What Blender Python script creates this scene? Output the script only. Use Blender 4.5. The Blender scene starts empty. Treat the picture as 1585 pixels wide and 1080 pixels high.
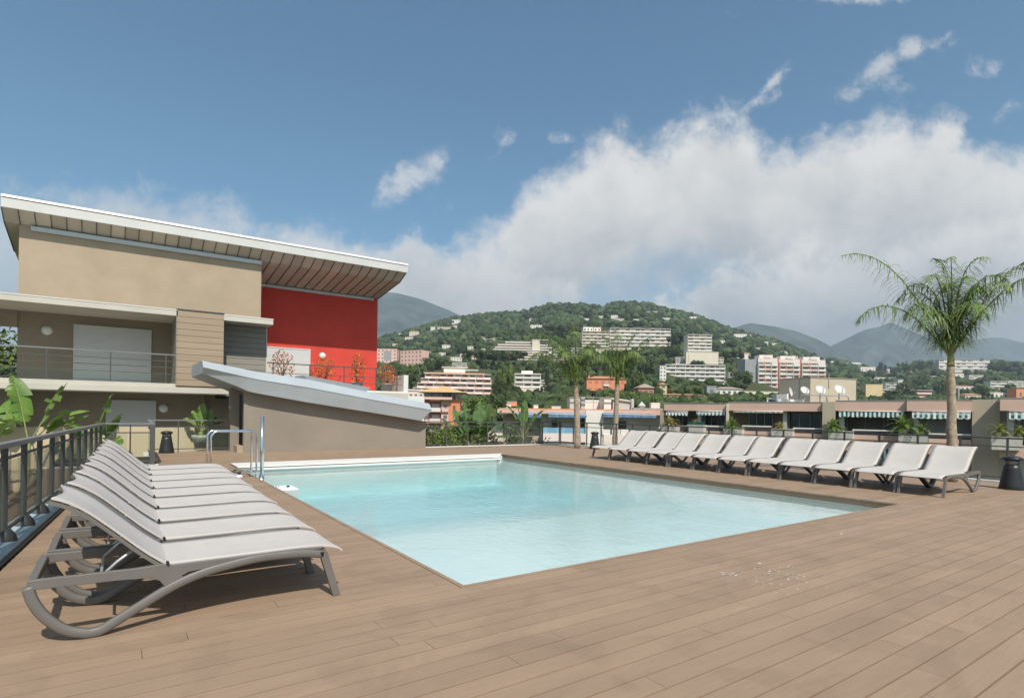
import bpy, math, random
import numpy as np
from mathutils import Vector, Matrix
random.seed(7)
R = math.radians
scene = bpy.context.scene
COL = scene.collection

# ------------------------------------------------------------------ camera model (metres; deck at z = 0)
F_, YH, ROLL, TH, EYE = 876.5, 636.8, R(0.838), R(34.71), 1.45
CR, SR, CT, ST = math.cos(ROLL), math.sin(ROLL), math.cos(TH), math.sin(TH)
FWD = Vector((ST, CT, 0)); RGT = Vector((CT, -ST, 0))

def cam_dir(x, y):
    a, b = x - 792.5, y - YH
    return (CR*a + SR*b)/F_, -(-SR*a + CR*b)/F_          # sideways and upward slope of a sight line
def ray(x, y):
    t, s = cam_dir(x, y)
    return t*CT + ST, -t*ST + CT, s
def on_v(x, y, v):
    d = ray(x, y); k = v/d[1]; return Vector((d[0]*k, v, EYE + d[2]*k))
def on_z(x, y, z=0.0):
    d = ray(x, y); k = (z - EYE)/d[2]; return Vector((d[0]*k, d[1]*k, z))
def at_depth(x, y, Y):
    d = ray(x, y); return Vector((d[0]*Y, d[1]*Y, EYE + d[2]*Y))

cam_data = bpy.data.cameras.new("camera"); cam = bpy.data.objects.new("camera", cam_data); COL.objects.link(cam)
right = (RGT*CR + Vector((0, 0, SR))); up = (Vector((0, 0, CR)) - RGT*SR)
cam.matrix_world = Matrix(((right.x, up.x, -FWD.x, 0), (right.y, up.y, -FWD.y, 0), (right.z, up.z, -FWD.z, EYE), (0, 0, 0, 1)))
cam_data.sensor_width = 36.0; cam_data.lens = F_/1585*36.0
cam_data.shift_y = (YH - 540)/1585
cam_data.clip_start = 0.05; cam_data.clip_end = 40000
scene.camera = cam

# ------------------------------------------------------------------ materials
MATS = {}
def lin(c):
    return tuple(((v/255)/12.92 if v/255 <= 0.04045 else ((v/255+0.055)/1.055)**2.4) for v in c)
def mat(name, col, rough=0.6, var=0.08, scale=3.0, bump=0.0, bscale=60.0, metal=0.0, spec=0.3, island=0.0, hue=0.0, stretch=None, trans=0.0, coat=0.0):
    if name in MATS: return MATS[name]
    m = bpy.data.materials.new(name); m.use_nodes = True; MATS[name] = m
    nt = m.node_tree; N = nt.nodes; L = nt.links; b = N["Principled BSDF"]
    b.inputs["Roughness"].default_value = rough; b.inputs["Metallic"].default_value = metal
    b.inputs["Specular IOR Level"].default_value = spec; b.inputs["Coat Weight"].default_value = coat
    geo = N.new("ShaderNodeNewGeometry"); tc = N.new("ShaderNodeTexCoord")
    mp = N.new("ShaderNodeMapping"); L.new(geo.outputs["Position"], mp.inputs["Vector"])
    if stretch: mp.inputs["Scale"].default_value = stretch
    nz = N.new("ShaderNodeTexNoise"); nz.inputs["Scale"].default_value = scale; nz.inputs["Detail"].default_value = 6; nz.inputs["Roughness"].default_value = 0.62
    L.new(mp.outputs[0], nz.inputs["Vector"])
    mr = N.new("ShaderNodeMapRange"); mr.inputs[1].default_value = 0.3; mr.inputs[2].default_value = 0.7
    mr.inputs[3].default_value = 1 - var; mr.inputs[4].default_value = 1 + var
    L.new(nz.outputs["Fac"], mr.inputs[0])
    fac = mr.outputs[0]
    if island:
        ir = N.new("ShaderNodeMapRange"); ir.inputs[3].default_value = 1 - island; ir.inputs[4].default_value = 1 + island
        L.new(geo.outputs["Random Per Island"], ir.inputs[0])
        mu = N.new("ShaderNodeMath"); mu.operation = 'MULTIPLY'; L.new(fac, mu.inputs[0]); L.new(ir.outputs[0], mu.inputs[1]); fac = mu.outputs[0]
    hs = N.new("ShaderNodeHueSaturation"); hs.inputs["Color"].default_value = (*col, 1)
    L.new(fac, hs.inputs["Value"])
    if hue:
        hr = N.new("ShaderNodeMapRange"); hr.inputs[3].default_value = 0.5 - hue; hr.inputs[4].default_value = 0.5 + hue
        wn = N.new("ShaderNodeTexWhiteNoise"); wn.noise_dimensions = '1D'; L.new(geo.outputs["Random Per Island"], wn.inputs["W"])
        L.new(wn.outputs["Value"], hr.inputs[0]); L.new(hr.outputs[0], hs.inputs["Hue"])
    L.new(hs.outputs[0], b.inputs["Base Color"])
    if trans:
        b.inputs["Subsurface Weight"].default_value = 0
        tr = N.new("ShaderNodeBsdfTranslucent"); L.new(hs.outputs[0], tr.inputs["Color"])
        mx = N.new("ShaderNodeMixShader"); mx.inputs[0].default_value = trans
        L.new(b.outputs[0], mx.inputs[1]); L.new(tr.outputs[0], mx.inputs[2]); L.new(mx.outputs[0], N["Material Output"].inputs["Surface"])
    if bump:
        bn = N.new("ShaderNodeTexNoise"); bn.inputs["Scale"].default_value = bscale; bn.inputs["Detail"].default_value = 4
        L.new(mp.outputs[0], bn.inputs["Vector"])
        bp = N.new("ShaderNodeBump"); bp.inputs["Strength"].default_value = bump; bp.inputs["Distance"].default_value = 0.02
        L.new(bn.outputs["Fac"], bp.inputs["Height"]); L.new(bp.outputs[0], b.inputs["Normal"])
    return m

def glass_mat(name, tint, mirror=0.12, rough=0.01):
    m = bpy.data.materials.new(name); m.use_nodes = True; MATS[name] = m
    nt = m.node_tree; N = nt.nodes; L = nt.links; N.remove(N["Principled BSDF"])
    t = N.new("ShaderNodeBsdfTransparent"); t.inputs[0].default_value = (*tint, 1)
    g = N.new("ShaderNodeBsdfGlossy"); g.inputs["Roughness"].default_value = rough
    fr = N.new("ShaderNodeFresnel"); fr.inputs[0].default_value = 1.5
    mu = N.new("ShaderNodeMath"); mu.operation = 'MULTIPLY'; mu.inputs[1].default_value = mirror/0.12
    mu.use_clamp = True; L.new(fr.outputs[0], mu.inputs[0])
    mx = N.new("ShaderNodeMixShader"); L.new(mu.outputs[0], mx.inputs[0]); L.new(t.outputs[0], mx.inputs[1]); L.new(g.outputs[0], mx.inputs[2])
    L.new(mx.outputs[0], N["Material Output"].inputs["Surface"])
    return m

# ------------------------------------------------------------------ mesh builder
class MB:
    def __init__(s): s.v = []; s.f = []; s.sm = []
    def add(s, vs, fs, smooth=False):
        n = len(s.v); s.v += [tuple(p) for p in vs]
        for f in fs: s.f.append([i + n for i in f]); s.sm.append(smooth)
        return s
    def box(s, x0, x1, y0, y1, z0, z1):
        if x0 > x1: x0, x1 = x1, x0
        if y0 > y1: y0, y1 = y1, y0
        if z0 > z1: z0, z1 = z1, z0
        return s.add([(x0,y0,z0),(x1,y0,z0),(x1,y1,z0),(x0,y1,z0),(x0,y0,z1),(x1,y0,z1),(x1,y1,z1),(x0,y1,z1)],
              [(0,3,2,1),(4,5,6,7),(0,1,5,4),(1,2,6,5),(2,3,7,6),(3,0,4,7)])
    def quad(s, a, b, c, d): return s.add([a,b,c,d], [(0,1,2,3)])
    def prism_y(s, prof, y0, y1, smooth=False):          # profile in x,z extruded along y
        n = len(prof)
        ar = sum(prof[i][0]*prof[(i+1)%n][1] - prof[(i+1)%n][0]*prof[i][1] for i in range(n))
        if ar < 0: prof = prof[::-1]
        vs = [(x, y0, z) for x, z in prof] + [(x, y1, z) for x, z in prof]
        s.add(vs, [list(range(n)), list(range(2*n-1, n-1, -1))])
        k = len(s.v) - 2*n
        for i in range(n):
            j = (i+1) % n
            s.f.append([k+j, k+i, k+n+i, k+n+j]); s.sm.append(smooth)
        return s
    def prism_z(s, prof, z0, z1):
        n = len(prof)
        ar = sum(prof[i][0]*prof[(i+1)%n][1] - prof[(i+1)%n][0]*prof[i][1] for i in range(n))
        if ar < 0: prof = prof[::-1]
        return s.add([(x, y, z0) for x, y in prof] + [(x, y, z1) for x, y in prof],
              [list(range(n-1, -1, -1)), list(range(n, 2*n))] + [(i, (i+1)%n, n+(i+1)%n, n+i) for i in range(n)])
    def sweep(s, path, prof, smooth=False, cap=True, upv=None):   # closed profile (a,b) swept along path
        path = [Vector(p) for p in path]; n = len(prof); m = len(path); rings = []
        u = Vector(upv) if upv else None
        for i, p in enumerate(path):
            t = (path[min(i+1, m-1)] - path[max(i-1, 0)]).normalized()
            if u is None:
                u = Vector((0,0,1)) if abs(t.z) < 0.9 else Vector((1,0,0))
            w = t.cross(u)
            if w.length < 1e-6: w = t.cross(Vector((1,0,0)))
            w.normalize(); uu = w.cross(t).normalized()
            if not upv: u = uu
            pr = prof[i] if isinstance(prof[0][0], (tuple, list)) else prof
            rings.append([p + w*a + uu*b for a, b in pr])
        n = len(rings[0]); fs = []
        for i in range(m-1):
            for j in range(n):
                k = (j+1) % n
                fs.append((i*n+j, (i+1)*n+j, (i+1)*n+k, i*n+k))
        s.add([q for r in rings for q in r], fs, smooth)
        if cap:
            b = len(s.v) - n*m
            s.f.append([b + j for j in range(n)]); s.sm.append(False)
            s.f.append([b + (m-1)*n + j for j in range(n-1, -1, -1)]); s.sm.append(False)
        return s
    def tube(s, path, r, n=8, cap=True):
        m = len(path); rr = r if isinstance(r, (list, tuple)) else [r]*m
        profs = [[(rr[i]*math.cos(2*math.pi*j/n), rr[i]*math.sin(2*math.pi*j/n)) for j in range(n)] for i in range(m)]
        return s.sweep(path, profs, True, cap)
    def bar(s, path, w, h, upv=(0,0,1)):
        return s.sweep(path, [(-w/2,-h/2),(w/2,-h/2),(w/2,h/2),(-w/2,h/2)], False, True, upv)
    def lathe(s, prof, cx=0, cy=0, n=24, cz=0):
        vs = []; fs = []
        for r, z in prof:
            for j in range(n):
                a = 2*math.pi*j/n; vs.append((cx + r*math.cos(a), cy + r*math.sin(a), cz + z))
        for i in range(len(prof)-1):
            for j in range(n):
                k = (j+1) % n; fs.append((i*n+j, i*n+k, (i+1)*n+k, (i+1)*n+j))
        s.add(vs, fs, True); b = len(s.v) - len(vs)
        if prof[0][0] > 1e-4: s.f.append([b+j for j in range(n-1,-1,-1)]); s.sm.append(False)
        if prof[-1][0] > 1e-4: s.f.append([b+(len(prof)-1)*n+j for j in range(n)]); s.sm.append(False)
        return s
    def mesh(s, name, m, org=(0,0,0)):
        me = bpy.data.meshes.new(name)
        o = Vector(org)
        me.from_pydata([(x-o.x, y-o.y, z-o.z) for x, y, z in s.v], [], s.f); me.update()
        me.polygons.foreach_set("use_smooth", s.sm)
        me.materials.append(m); return me
    def build(s, name, m, parent=None, org=None, bevel=0.0):
        # org: world origin subtracted from the coordinates (only for coordinates given in world space)
        if org is None: org = ORG.get(parent, (0,0,0)) if parent else (0,0,0)
        o = bpy.data.objects.new(name, s.mesh(name, m, org)); COL.objects.link(o)
        if parent: o.parent = parent; ORG[o] = ORG.get(parent, Vector((0,0,0)))
        else: o.location = Vector(org)
        if bevel:
            bm = o.modifiers.new("bevel", 'BEVEL'); bm.width = bevel; bm.segments = 2; bm.limit_method = 'ANGLE'; bm.angle_limit = R(40)
        return o
ORG = {}

def tag(o, label, cat, group=None, kind=None):
    if label: o["label"] = label
    if cat: o["category"] = cat
    if group: o["group"] = group
    if kind: o["kind"] = kind
    return o
def thing(name, label, cat, loc=(0,0,0), rz=0.0, group=None, world=True):
    # world: the parts are given in world coordinates (no rotation); else in local ones
    o = bpy.data.objects.new(name, None); COL.objects.link(o); o.empty_display_size = 0.2
    o.location = loc; o.rotation_euler = (0, 0, rz)
    ORG[o] = Vector(loc) if world else Vector((0,0,0))
    return tag(o, label, cat, group)
def struct(o): o["kind"] = "structure"; return o
def copy_tree(o, parent=None):
    c = o.copy(); COL.objects.link(c)
    if parent: c.parent = parent
    for ch in list(o.children): copy_tree(ch, c)
    return c
ORDN = ["first","second","third","fourth","fifth","sixth","seventh","eighth","ninth","tenth","eleventh","twelfth"]
HAZE_D, SUN_E, SKY_STR, EXPO = 1.6e-4, 3.7, 0.10, 0.45
CLD = 0.74/SKY_STR; SKY_TINT = (0.57, 0.88, 0.92)
# ------------------------------------------------------------------ palette (real base colours, linear)
DECKM = mat("composite_deck", (0.330,0.230,0.156), 0.62, 0.09, 1.3, 0.10, 90, spec=0.22, island=0.06, stretch=(0.55,2.2,1))
def stain_deck():                                        # worn and damp patches with shapes of their own
    nt = DECKM.node_tree; N = nt.nodes; L = nt.links; b = N["Principled BSDF"]
    src = b.inputs["Base Color"].links[0].from_socket
    geo = N.new("ShaderNodeNewGeometry")
    nz = N.new("ShaderNodeTexNoise"); nz.inputs["Scale"].default_value = 1.6; nz.inputs["Detail"].default_value = 7; nz.inputs["Distortion"].default_value = 1.2
    L.new(geo.outputs["Position"], nz.inputs["Vector"])
    rp = N.new("ShaderNodeMapRange"); rp.inputs[1].default_value = 0.52; rp.inputs[2].default_value = 0.60; rp.inputs[3].default_value = 1.0; rp.inputs[4].default_value = 0.915
    L.new(nz.outputs["Fac"], rp.inputs[0])
    n2 = N.new("ShaderNodeTexNoise"); n2.inputs["Scale"].default_value = 14; n2.inputs["Detail"].default_value = 5
    mp = N.new("ShaderNodeMapping"); mp.inputs["Scale"].default_value = (0.25, 4, 1); L.new(geo.outputs["Position"], mp.inputs[0]); L.new(mp.outputs[0], n2.inputs["Vector"])
    r2 = N.new("ShaderNodeMapRange"); r2.inputs[1].default_value = 0.3; r2.inputs[2].default_value = 0.7; r2.inputs[3].default_value = 0.95; r2.inputs[4].default_value = 1.05
    L.new(n2.outputs["Fac"], r2.inputs[0])
    mu = N.new("ShaderNodeMath"); mu.operation = 'MULTIPLY'; L.new(rp.outputs[0], mu.inputs[0]); L.new(r2.outputs[0], mu.inputs[1])
    hs = N.new("ShaderNodeHueSaturation"); L.new(src, hs.inputs["Color"]); L.new(mu.outputs[0], hs.inputs["Value"])
    L.new(hs.outputs[0], b.inputs["Base Color"])
stain_deck()
PENT = mat("pale_stucco", (0.47,0.40,0.305), 0.85, 0.07, 0.5, 0.1, 60, spec=0.12)
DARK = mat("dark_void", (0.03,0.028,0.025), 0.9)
FABRIC = mat("sling_fabric", (0.57,0.525,0.49), 0.75, 0.035, 5, 0.25, 700, spec=0.15, trans=0.04)
FRAME = mat("lounger_resin", (0.155,0.143,0.13), 0.42, 0.06, 6, 0.05, 300, spec=0.4)
ROD = mat("lounger_rod", (0.55,0.54,0.52), 0.35, 0.04, 8, metal=0.4)
RAILM = mat("rail_paint", (0.085,0.085,0.08), 0.42, 0.08, 5, spec=0.45)
HANDR = mat("handrail_paint", (0.2,0.2,0.195), 0.4, 0.06, 4, spec=0.5)
CURB = mat("curb_zinc", (0.44,0.52,0.55), 0.38, 0.08, 2.5, spec=0.5)
WHITEC = mat("white_coping", (0.74,0.72,0.67), 0.55, 0.05, 3, 0.05, 40)
LINER = mat("pool_liner", (0.83,0.885,0.865), 0.5, 0.02, 2)
CHROME = mat("chrome", (0.72,0.73,0.74), 0.14, 0.03, 5, metal=1.0)
BLACKP = mat("black_plastic", (0.025,0.026,0.027), 0.38, 0.1, 5, spec=0.4)
BLACKR = mat("black_rubber", (0.02,0.02,0.02), 0.7)
CLEARP = glass_mat("clear_collar", (0.86,0.88,0.88), 0.25, 0.08)
RGLASS = glass_mat("rail_glass", (0.925,0.965,0.945), 0.06)
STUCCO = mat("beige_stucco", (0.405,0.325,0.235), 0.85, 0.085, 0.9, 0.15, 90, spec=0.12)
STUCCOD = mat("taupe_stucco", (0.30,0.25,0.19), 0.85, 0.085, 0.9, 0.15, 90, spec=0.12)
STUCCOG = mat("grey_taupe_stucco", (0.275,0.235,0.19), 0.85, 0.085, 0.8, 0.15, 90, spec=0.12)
SLABM = mat("slab_render", (0.55,0.51,0.44), 0.8, 0.05, 1.2, 0.08, 60, spec=0.15)
REDM = mat("red_render", (0.64,0.075,0.055), 0.8, 0.085, 0.8, 0.1, 80, spec=0.15)
ZINC = mat("zinc_sheet", (0.44,0.475,0.495), 0.45, 0.06, 1.2, 0.03, 8, metal=0.2)
ZINCL = mat("zinc_sheet_light", (0.56,0.58,0.58), 0.42, 0.06, 1.5, metal=0.2)
ALUF = mat("roof_fascia", (0.78,0.765,0.74), 0.4, 0.05, 1.5, metal=0.1)
SOFFIT = mat("soffit_panel", (0.54,0.49,0.42), 0.5, 0.05, 1.5, island=0.16, metal=0.25)
SHUT = mat("roller_shutter", (0.60,0.61,0.60), 0.5, 0.03, 3)
SLAT = mat("timber_slat", (0.36,0.275,0.19), 0.65, 0.07, 2, 0.06, 60, island=0.05, stretch=(0.4,1,5))
SLATG = mat("grey_slat", (0.27,0.245,0.205), 0.65, 0.06, 2, 0.06, 60, island=0.05)
LAMPW = mat("lamp_opal", (0.78,0.77,0.73), 0.35, 0.02, 3)
POTM = mat("clay_pot", (0.55,0.42,0.31), 0.8, 0.08, 6)
BANANA = mat("banana_leaf", (0.16,0.27,0.05), 0.4, 0.2, 4, 0.1, 30, spec=0.4, island=0.2, hue=0.012, trans=0.30)
BSTEM = mat("banana_stem", (0.22,0.24,0.09), 0.6, 0.2, 6)
PALML = mat("palm_leaflet", (0.175,0.255,0.07), 0.45, 0.18, 2, spec=0.35, island=0.4, hue=0.025, trans=0.25)
PALMR = mat("palm_rachis", (0.22,0.24,0.10), 0.55, 0.15, 6)
PALMT = mat("palm_trunk", (0.36,0.29,0.215), 0.85, 0.42, 9, 0.8, 30, spec=0.1, stretch=(1,1,1.6))
CYCAD = mat("cycad_leaf", (0.16,0.24,0.05), 0.45, 0.2, 3, island=0.3, hue=0.015, trans=0.2)
CYCADY = mat("dry_leaf", (0.36,0.33,0.12), 0.6, 0.2, 3, island=0.3, hue=0.02, trans=0.15)
SHRUBM = mat("shrub_leaf", (0.085,0.12,0.035), 0.55, 0.2, 3, island=0.4, hue=0.02, trans=0.18)
ORANGEL = mat("autumn_leaf", (0.55,0.19,0.05), 0.6, 0.2, 3, island=0.45, hue=0.03, trans=0.2)
TREEA = mat("broadleaf_crown", (0.085,0.120,0.034), 0.6, 0.2, 0.6, island=0.4, hue=0.02, trans=0.12)
TREEB = mat("pine_crown", (0.055,0.08,0.027), 0.65, 0.2, 0.6, island=0.4, hue=0.02, trans=0.08)
TREEC = mat("bright_crown", (0.14,0.195,0.045), 0.6, 0.2, 0.6, island=0.35, hue=0.02, trans=0.15)
TREED = mat("cypress_crown", (0.03,0.046,0.02), 0.7, 0.2, 0.6, island=0.35, hue=0.015, trans=0.05)
TRUNKM = mat("bark", (0.14,0.10,0.07), 0.9, 0.25, 3)
FORESTM = mat("hill_wood", (0.056,0.078,0.032), 0.8, 0.35, 0.02, island=0.6, hue=0.03, spec=0.05)
HILLM = mat("hill_ground", (0.085,0.095,0.045), 0.95, 0.35, 0.012, spec=0.05)
ROCKM = mat("mountain_rock", (0.075,0.095,0.085), 0.95, 0.5, 0.006, spec=0.05)
PINK = mat("pink_render", (0.66,0.45,0.36), 0.85, 0.06, 0.7, spec=0.12)
PINKW = mat("pale_pink_render", (0.76,0.65,0.59), 0.85, 0.06, 0.4, spec=0.12)
SALMON = mat("salmon_render", (0.74,0.49,0.41), 0.85, 0.06, 0.3, spec=0.12)
CREAM = mat("cream_render", (0.70,0.62,0.50), 0.85, 0.06, 0.3, spec=0.12)
OFFW = mat("offwhite_render", (0.76,0.715,0.65), 0.85, 0.05, 0.3, spec=0.12)
YELL = mat("yellow_render", (0.66,0.52,0.30), 0.85, 0.06, 0.3, spec=0.12)
ORNG = mat("orange_render", (0.72,0.29,0.15), 0.85, 0.06, 0.3, spec=0.12)
GREYR = mat("grey_render", (0.33,0.335,0.335), 0.85, 0.06, 0.4, spec=0.12)
GREYL = mat("pale_grey_render", (0.50,0.50,0.47), 0.85, 0.06, 0.4, spec=0.12)
REDB = mat("brick_red_render", (0.50,0.21,0.15), 0.85, 0.06, 0.3, spec=0.12)
CONC = mat("planter_concrete", (0.62,0.58,0.51), 0.9, 0.14, 4, 0.4, 60, spec=0.1)
TILE = mat("terracotta_tile", (0.50,0.25,0.15), 0.85, 0.18, 1.5, spec=0.1)
TILEY = mat("ochre_tile", (0.62,0.40,0.20), 0.85, 0.14, 1.5, spec=0.1)
DGLASS = mat("dark_window", (0.045,0.055,0.056), 0.12, 0.3, 0.8, spec=0.6)
GGLASS = mat("green_window", (0.028,0.055,0.052), 0.10, 0.4, 0.6, spec=0.6)
SHADEI = mat("shaded_loggia", (0.17,0.15,0.13), 0.8, 0.2, 0.5)  # brown darkened to carry the shade inside the open loggia
PAVEM = mat("grey_paving", (0.42,0.42,0.40), 0.7, 0.12, 0.8, 0.1, 40)
SPOT = mat("paint_spatter", (0.72,0.70,0.67), 0.7)

def stripe_mat(name, c1, c2, n_per_m, check=False):
    m = bpy.data.materials.new(name); m.use_nodes = True; nt = m.node_tree; N = nt.nodes; L = nt.links; b = N["Principled BSDF"]
    b.inputs["Roughness"].default_value = 0.8
    tc = N.new("ShaderNodeTexCoord"); sp = N.new("ShaderNodeSeparateXYZ"); L.new(tc.outputs["Object"], sp.inputs[0])
    def wave(sock, k):
        a = N.new("ShaderNodeMath"); a.operation = 'MULTIPLY'; a.inputs[1].default_value = k; L.new(sock, a.inputs[0])
        f = N.new("ShaderNodeMath"); f.operation = 'FRACT'; L.new(a.outputs[0], f.inputs[0])
        g = N.new("ShaderNodeMath"); g.operation = 'GREATER_THAN'; g.inputs[1].default_value = 0.5; L.new(f.outputs[0], g.inputs[0]); return g.outputs[0]
    w = wave(sp.outputs["X"], n_per_m)
    if check:
        w2 = wave(sp.outputs["Z"], 2.4); a = N.new("ShaderNodeMath"); a.operation = 'MULTIPLY'; a.inputs[1].default_value = 0.55; L.new(w2, a.inputs[0])
        mx0 = N.new("ShaderNodeMath"); mx0.operation = 'MAXIMUM'; L.new(w, mx0.inputs[0]); L.new(a.outputs[0], mx0.inputs[1]); w = mx0.outputs[0]
    mx = N.new("ShaderNodeMix"); mx.data_type = 'RGBA'; L.new(w, mx.inputs[0]); mx.inputs[6].default_value = (*c1, 1); mx.inputs[7].default_value = (*c2, 1)
    L.new(mx.outputs[2], b.inputs["Base Color"]); return m
AWNG = stripe_mat("striped_awning", (0.02,0.11,0.10), (0.72,0.74,0.72), 3.6)
AWNC = stripe_mat("checked_awning", (0.02,0.13,0.11), (0.74,0.76,0.74), 3.2, True)
AWNB = stripe_mat("blue_awning", (0.09,0.20,0.36), (0.12,0.25,0.43), 1.2)
AWNP = mat("plain_awning", (0.62,0.58,0.52), 0.8)
BLUEP = stripe_mat("blue_glass_band", (0.17,0.36,0.50), (0.22,0.42,0.56), 0.6)
PATIO = mat("patio_render", (0.60,0.485,0.335), 0.85, 0.05, 0.9, 0.15, 90, spec=0.12)
FGLASS = mat("far_window", (0.16,0.16,0.15), 0.3, 0.3, 0.3, spec=0.4)
STRELI = mat("strelitzia_leaf", (0.085,0.155,0.04), 0.4, 0.2, 4, 0.1, 30, spec=0.4, island=0.3, hue=0.015, trans=0.22)
DISHM = mat("dish_paint", (0.56,0.55,0.53), 0.6, 0.06, 2)
# ------------------------------------------------------------------ deck and pool
PU0, PV0, PU1, PV1 = 2.375, 4.095, 10.74, 16.05          # pool opening
PITCH = 0.158; GAP = 0.011
def left_edge(v): return -0.84 + 0.064*(v - 6.55)         # where the boards stop at the kerb
LIP = 0.055
db = MB(); rnd = random.Random(3)
def board_run(u0, u1, v0, v1):
    u = u0 - rnd.uniform(0, 3.2) ; first = True
    while u < u1:
        L = rnd.uniform(2.6, 4.0); a = max(u, u0); b = min(u + L, u1)
        if b - a > 0.02: db.box(a, b - (0.003 if b < u1 else 0), v0 + GAP/2, v1 - GAP/2, -0.028, 0.0)
        u += L
vv = PV0 - LIP - PITCH*64
while vv < 21.0:
    v0, v1 = vv, vv + PITCH; vm = (v0 + v1)/2; vv += PITCH
    ul = left_edge(vm) if vm < 16.62 else 0.80
    ur = 16.45
    if vm > 20.25: ur = 3.3
    if v1 <= PV0 - LIP + 1e-6 or v0 >= PV1 + LIP - 0.04:
        board_run(ul, ur, v0, v1)
    else:
        board_run(ul, PU0 - LIP, v0, v1); board_run(PU1, ur, v0, v1)
deck = struct(db.build("deck", DECKM))
# edge boards round the pool
lb = MB()
lb.box(PU0 - LIP + GAP, PU0, PV0 - LIP + GAP, 15.0, -0.05, 0.0)
lb.box(PU0 + 0.002, PU1, PV0 - LIP + GAP, PV0, -0.05, 0.001)
lip = struct(lb.build("pool_edge_boards", DECKM))
fb = MB(); fb.box(PU1 + 0.004, PU1 + 0.03, PV0 - 0.004, 16.05, -0.115, -0.031); fb.box(PU0 - 0.03, PU0 - 0.004, PV0, 16.0, -0.10, -0.052); fb.box(PU0, PU1, PV0 - 0.03, PV0 - 0.004, -0.10, -0.052)
struct(fb.build("deck_fascia", mat("shaded_fascia_wood", (0.20,0.145,0.10), 0.7, 0.1, 2)))  # darker than the boards: shade under the lip is in this colour
ub = MB()                                                  # dark tray beneath the boards, with the pool left open
for a in ((-1.4, PU0-0.04, -7, 20.2), (PU1+0.04, 16.45, -7, 20.2), (PU0-0.04, PU1+0.04, -7, PV0-0.04), (PU0-0.04, PU1+0.04, PV1+0.04, 20.2)):
    ub.box(a[0], a[1], a[2], a[3], -0.20, -0.06)
struct(ub.build("deck_underlay", DARK))
# building carrying the deck
cb = MB()
cb.box(-1.3, 16.5, -7, -6.6, -16, -0.21); cb.box(-1.3, 16.5, 20.1, 20.5, -16, -0.21); cb.box(-1.3, -0.9, -6.6, 20.1, -16, -0.21); cb.box(16.1, 16.5, -6.6, 20.1, -16, -0.21)
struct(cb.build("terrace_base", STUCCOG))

WL = -0.105                                                # water level
pb = MB(); T = 0.12
def floor_z(v): return -0.46 if v < 8 else (-0.46 - 0.40*min(1, (v-8)/3.0))
us = [PU0 - 0.03, PU1 + 0.03]; vsx = [PV0 - 0.03, 5, 6, 7, 8, 9, 10, 11, 12, 13, 14, PV1 + 0.02]
for i in range(len(vsx)-1):
    a, b = vsx[i], vsx[i+1]
    pb.quad((us[0],a,floor_z(a)),(us[1]-1.0,a,floor_z(a)),(us[1]-1.0,b,floor_z(b)),(us[0],b,floor_z(b)))
    pb.quad((us[0],a,floor_z(a)),(us[0],b,floor_z(b)),(us[0],b,-0.055),(us[0],a,-0.055))
    pb.quad((us[1],b,-0.25),(us[1],a,-0.25),(us[1],a,-0.118),(us[1],b,-0.118))
    pb.quad((us[1]-0.35,a,-0.27),(us[1],a,-0.25),(us[1],b,-0.25),(us[1]-0.35,b,-0.27)); pb.quad((us[1]-1.0,a,floor_z(a)),(us[1]-0.35,a,-0.27),(us[1]-0.35,b,-0.27),(us[1]-1.0,b,floor_z(b)))  # sloping ledge added along the right wall to catch sun and brighten it
pb.quad((us[1],vsx[0],floor_z(4)),(us[0],vsx[0],floor_z(4)),(us[0],vsx[0],-0.1),(us[1],vsx[0],-0.1))
pb.quad((us[0],vsx[-1],floor_z(16)),(us[1],vsx[-1],floor_z(16)),(us[1],vsx[-1],-0.06),(us[0],vsx[-1],-0.06))
pool = struct(pb.build("pool_basin", LINER))
wm = bpy.data.materials.new("pool_water"); wm.use_nodes = True
nt = wm.node_tree; N = nt.nodes; L = nt.links; N.remove(N["Principled BSDF"])
t_ = N.new("ShaderNodeBsdfTransparent"); t_.inputs[0].default_value = (0.97,0.995,1,1)
g_ = N.new("ShaderNodeBsdfGlossy"); g_.inputs["Roughness"].default_value = 0.015
geo = N.new("ShaderNodeNewGeometry")
def wnoise(sc, det, st, dist, nrm=None, dx=0.0):
    mp = N.new("ShaderNodeMapping"); mp.inputs["Scale"].default_value = st; L.new(geo.outputs["Position"], mp.inputs[0])
    nz = N.new("ShaderNodeTexNoise"); nz.inputs["Scale"].default_value = sc; nz.inputs["Detail"].default_value = det; nz.inputs["Distortion"].default_value = dx
    L.new(mp.outputs[0], nz.inputs["Vector"])
    bp = N.new("ShaderNodeBump"); bp.inputs["Strength"].default_value = 1.0; bp.inputs["Distance"].default_value = dist
    L.new(nz.outputs["Fac"], bp.inputs["Height"])
    if nrm: L.new(nrm, bp.inputs["Normal"])
    return bp.outputs[0]
n1 = wnoise(1.1, 2, (1,1,1), 0.010); n2 = wnoise(6, 4, (1.3,1,1), 0.0055, n1, 0.8)
L.new(n2, g_.inputs["Normal"])
fr = N.new("ShaderNodeFresnel"); fr.inputs[0].default_value = 1.33; L.new(n2, fr.inputs["Normal"])
mx = N.new("ShaderNodeMixShader"); L.new(fr.outputs[0], mx.inputs[0]); L.new(t_.outputs[0], mx.inputs[1]); L.new(g_.outputs[0], mx.inputs[2])
L.new(mx.outputs[0], N["Material Output"].inputs["Surface"])
va = N.new("ShaderNodeVolumeAbsorption"); va.inputs["Color"].default_value = (0.26,0.81,0.92,1); va.inputs["Density"].default_value = 0.16
L.new(va.outputs[0], N["Material Output"].inputs["Volume"])
wb = MB(); wb.box(PU0 - 0.06, PU1 + 0.06, PV0 - 0.06, PV1 + 0.05, -1.9, WL)
water = struct(wb.build("water", wm))

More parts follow.
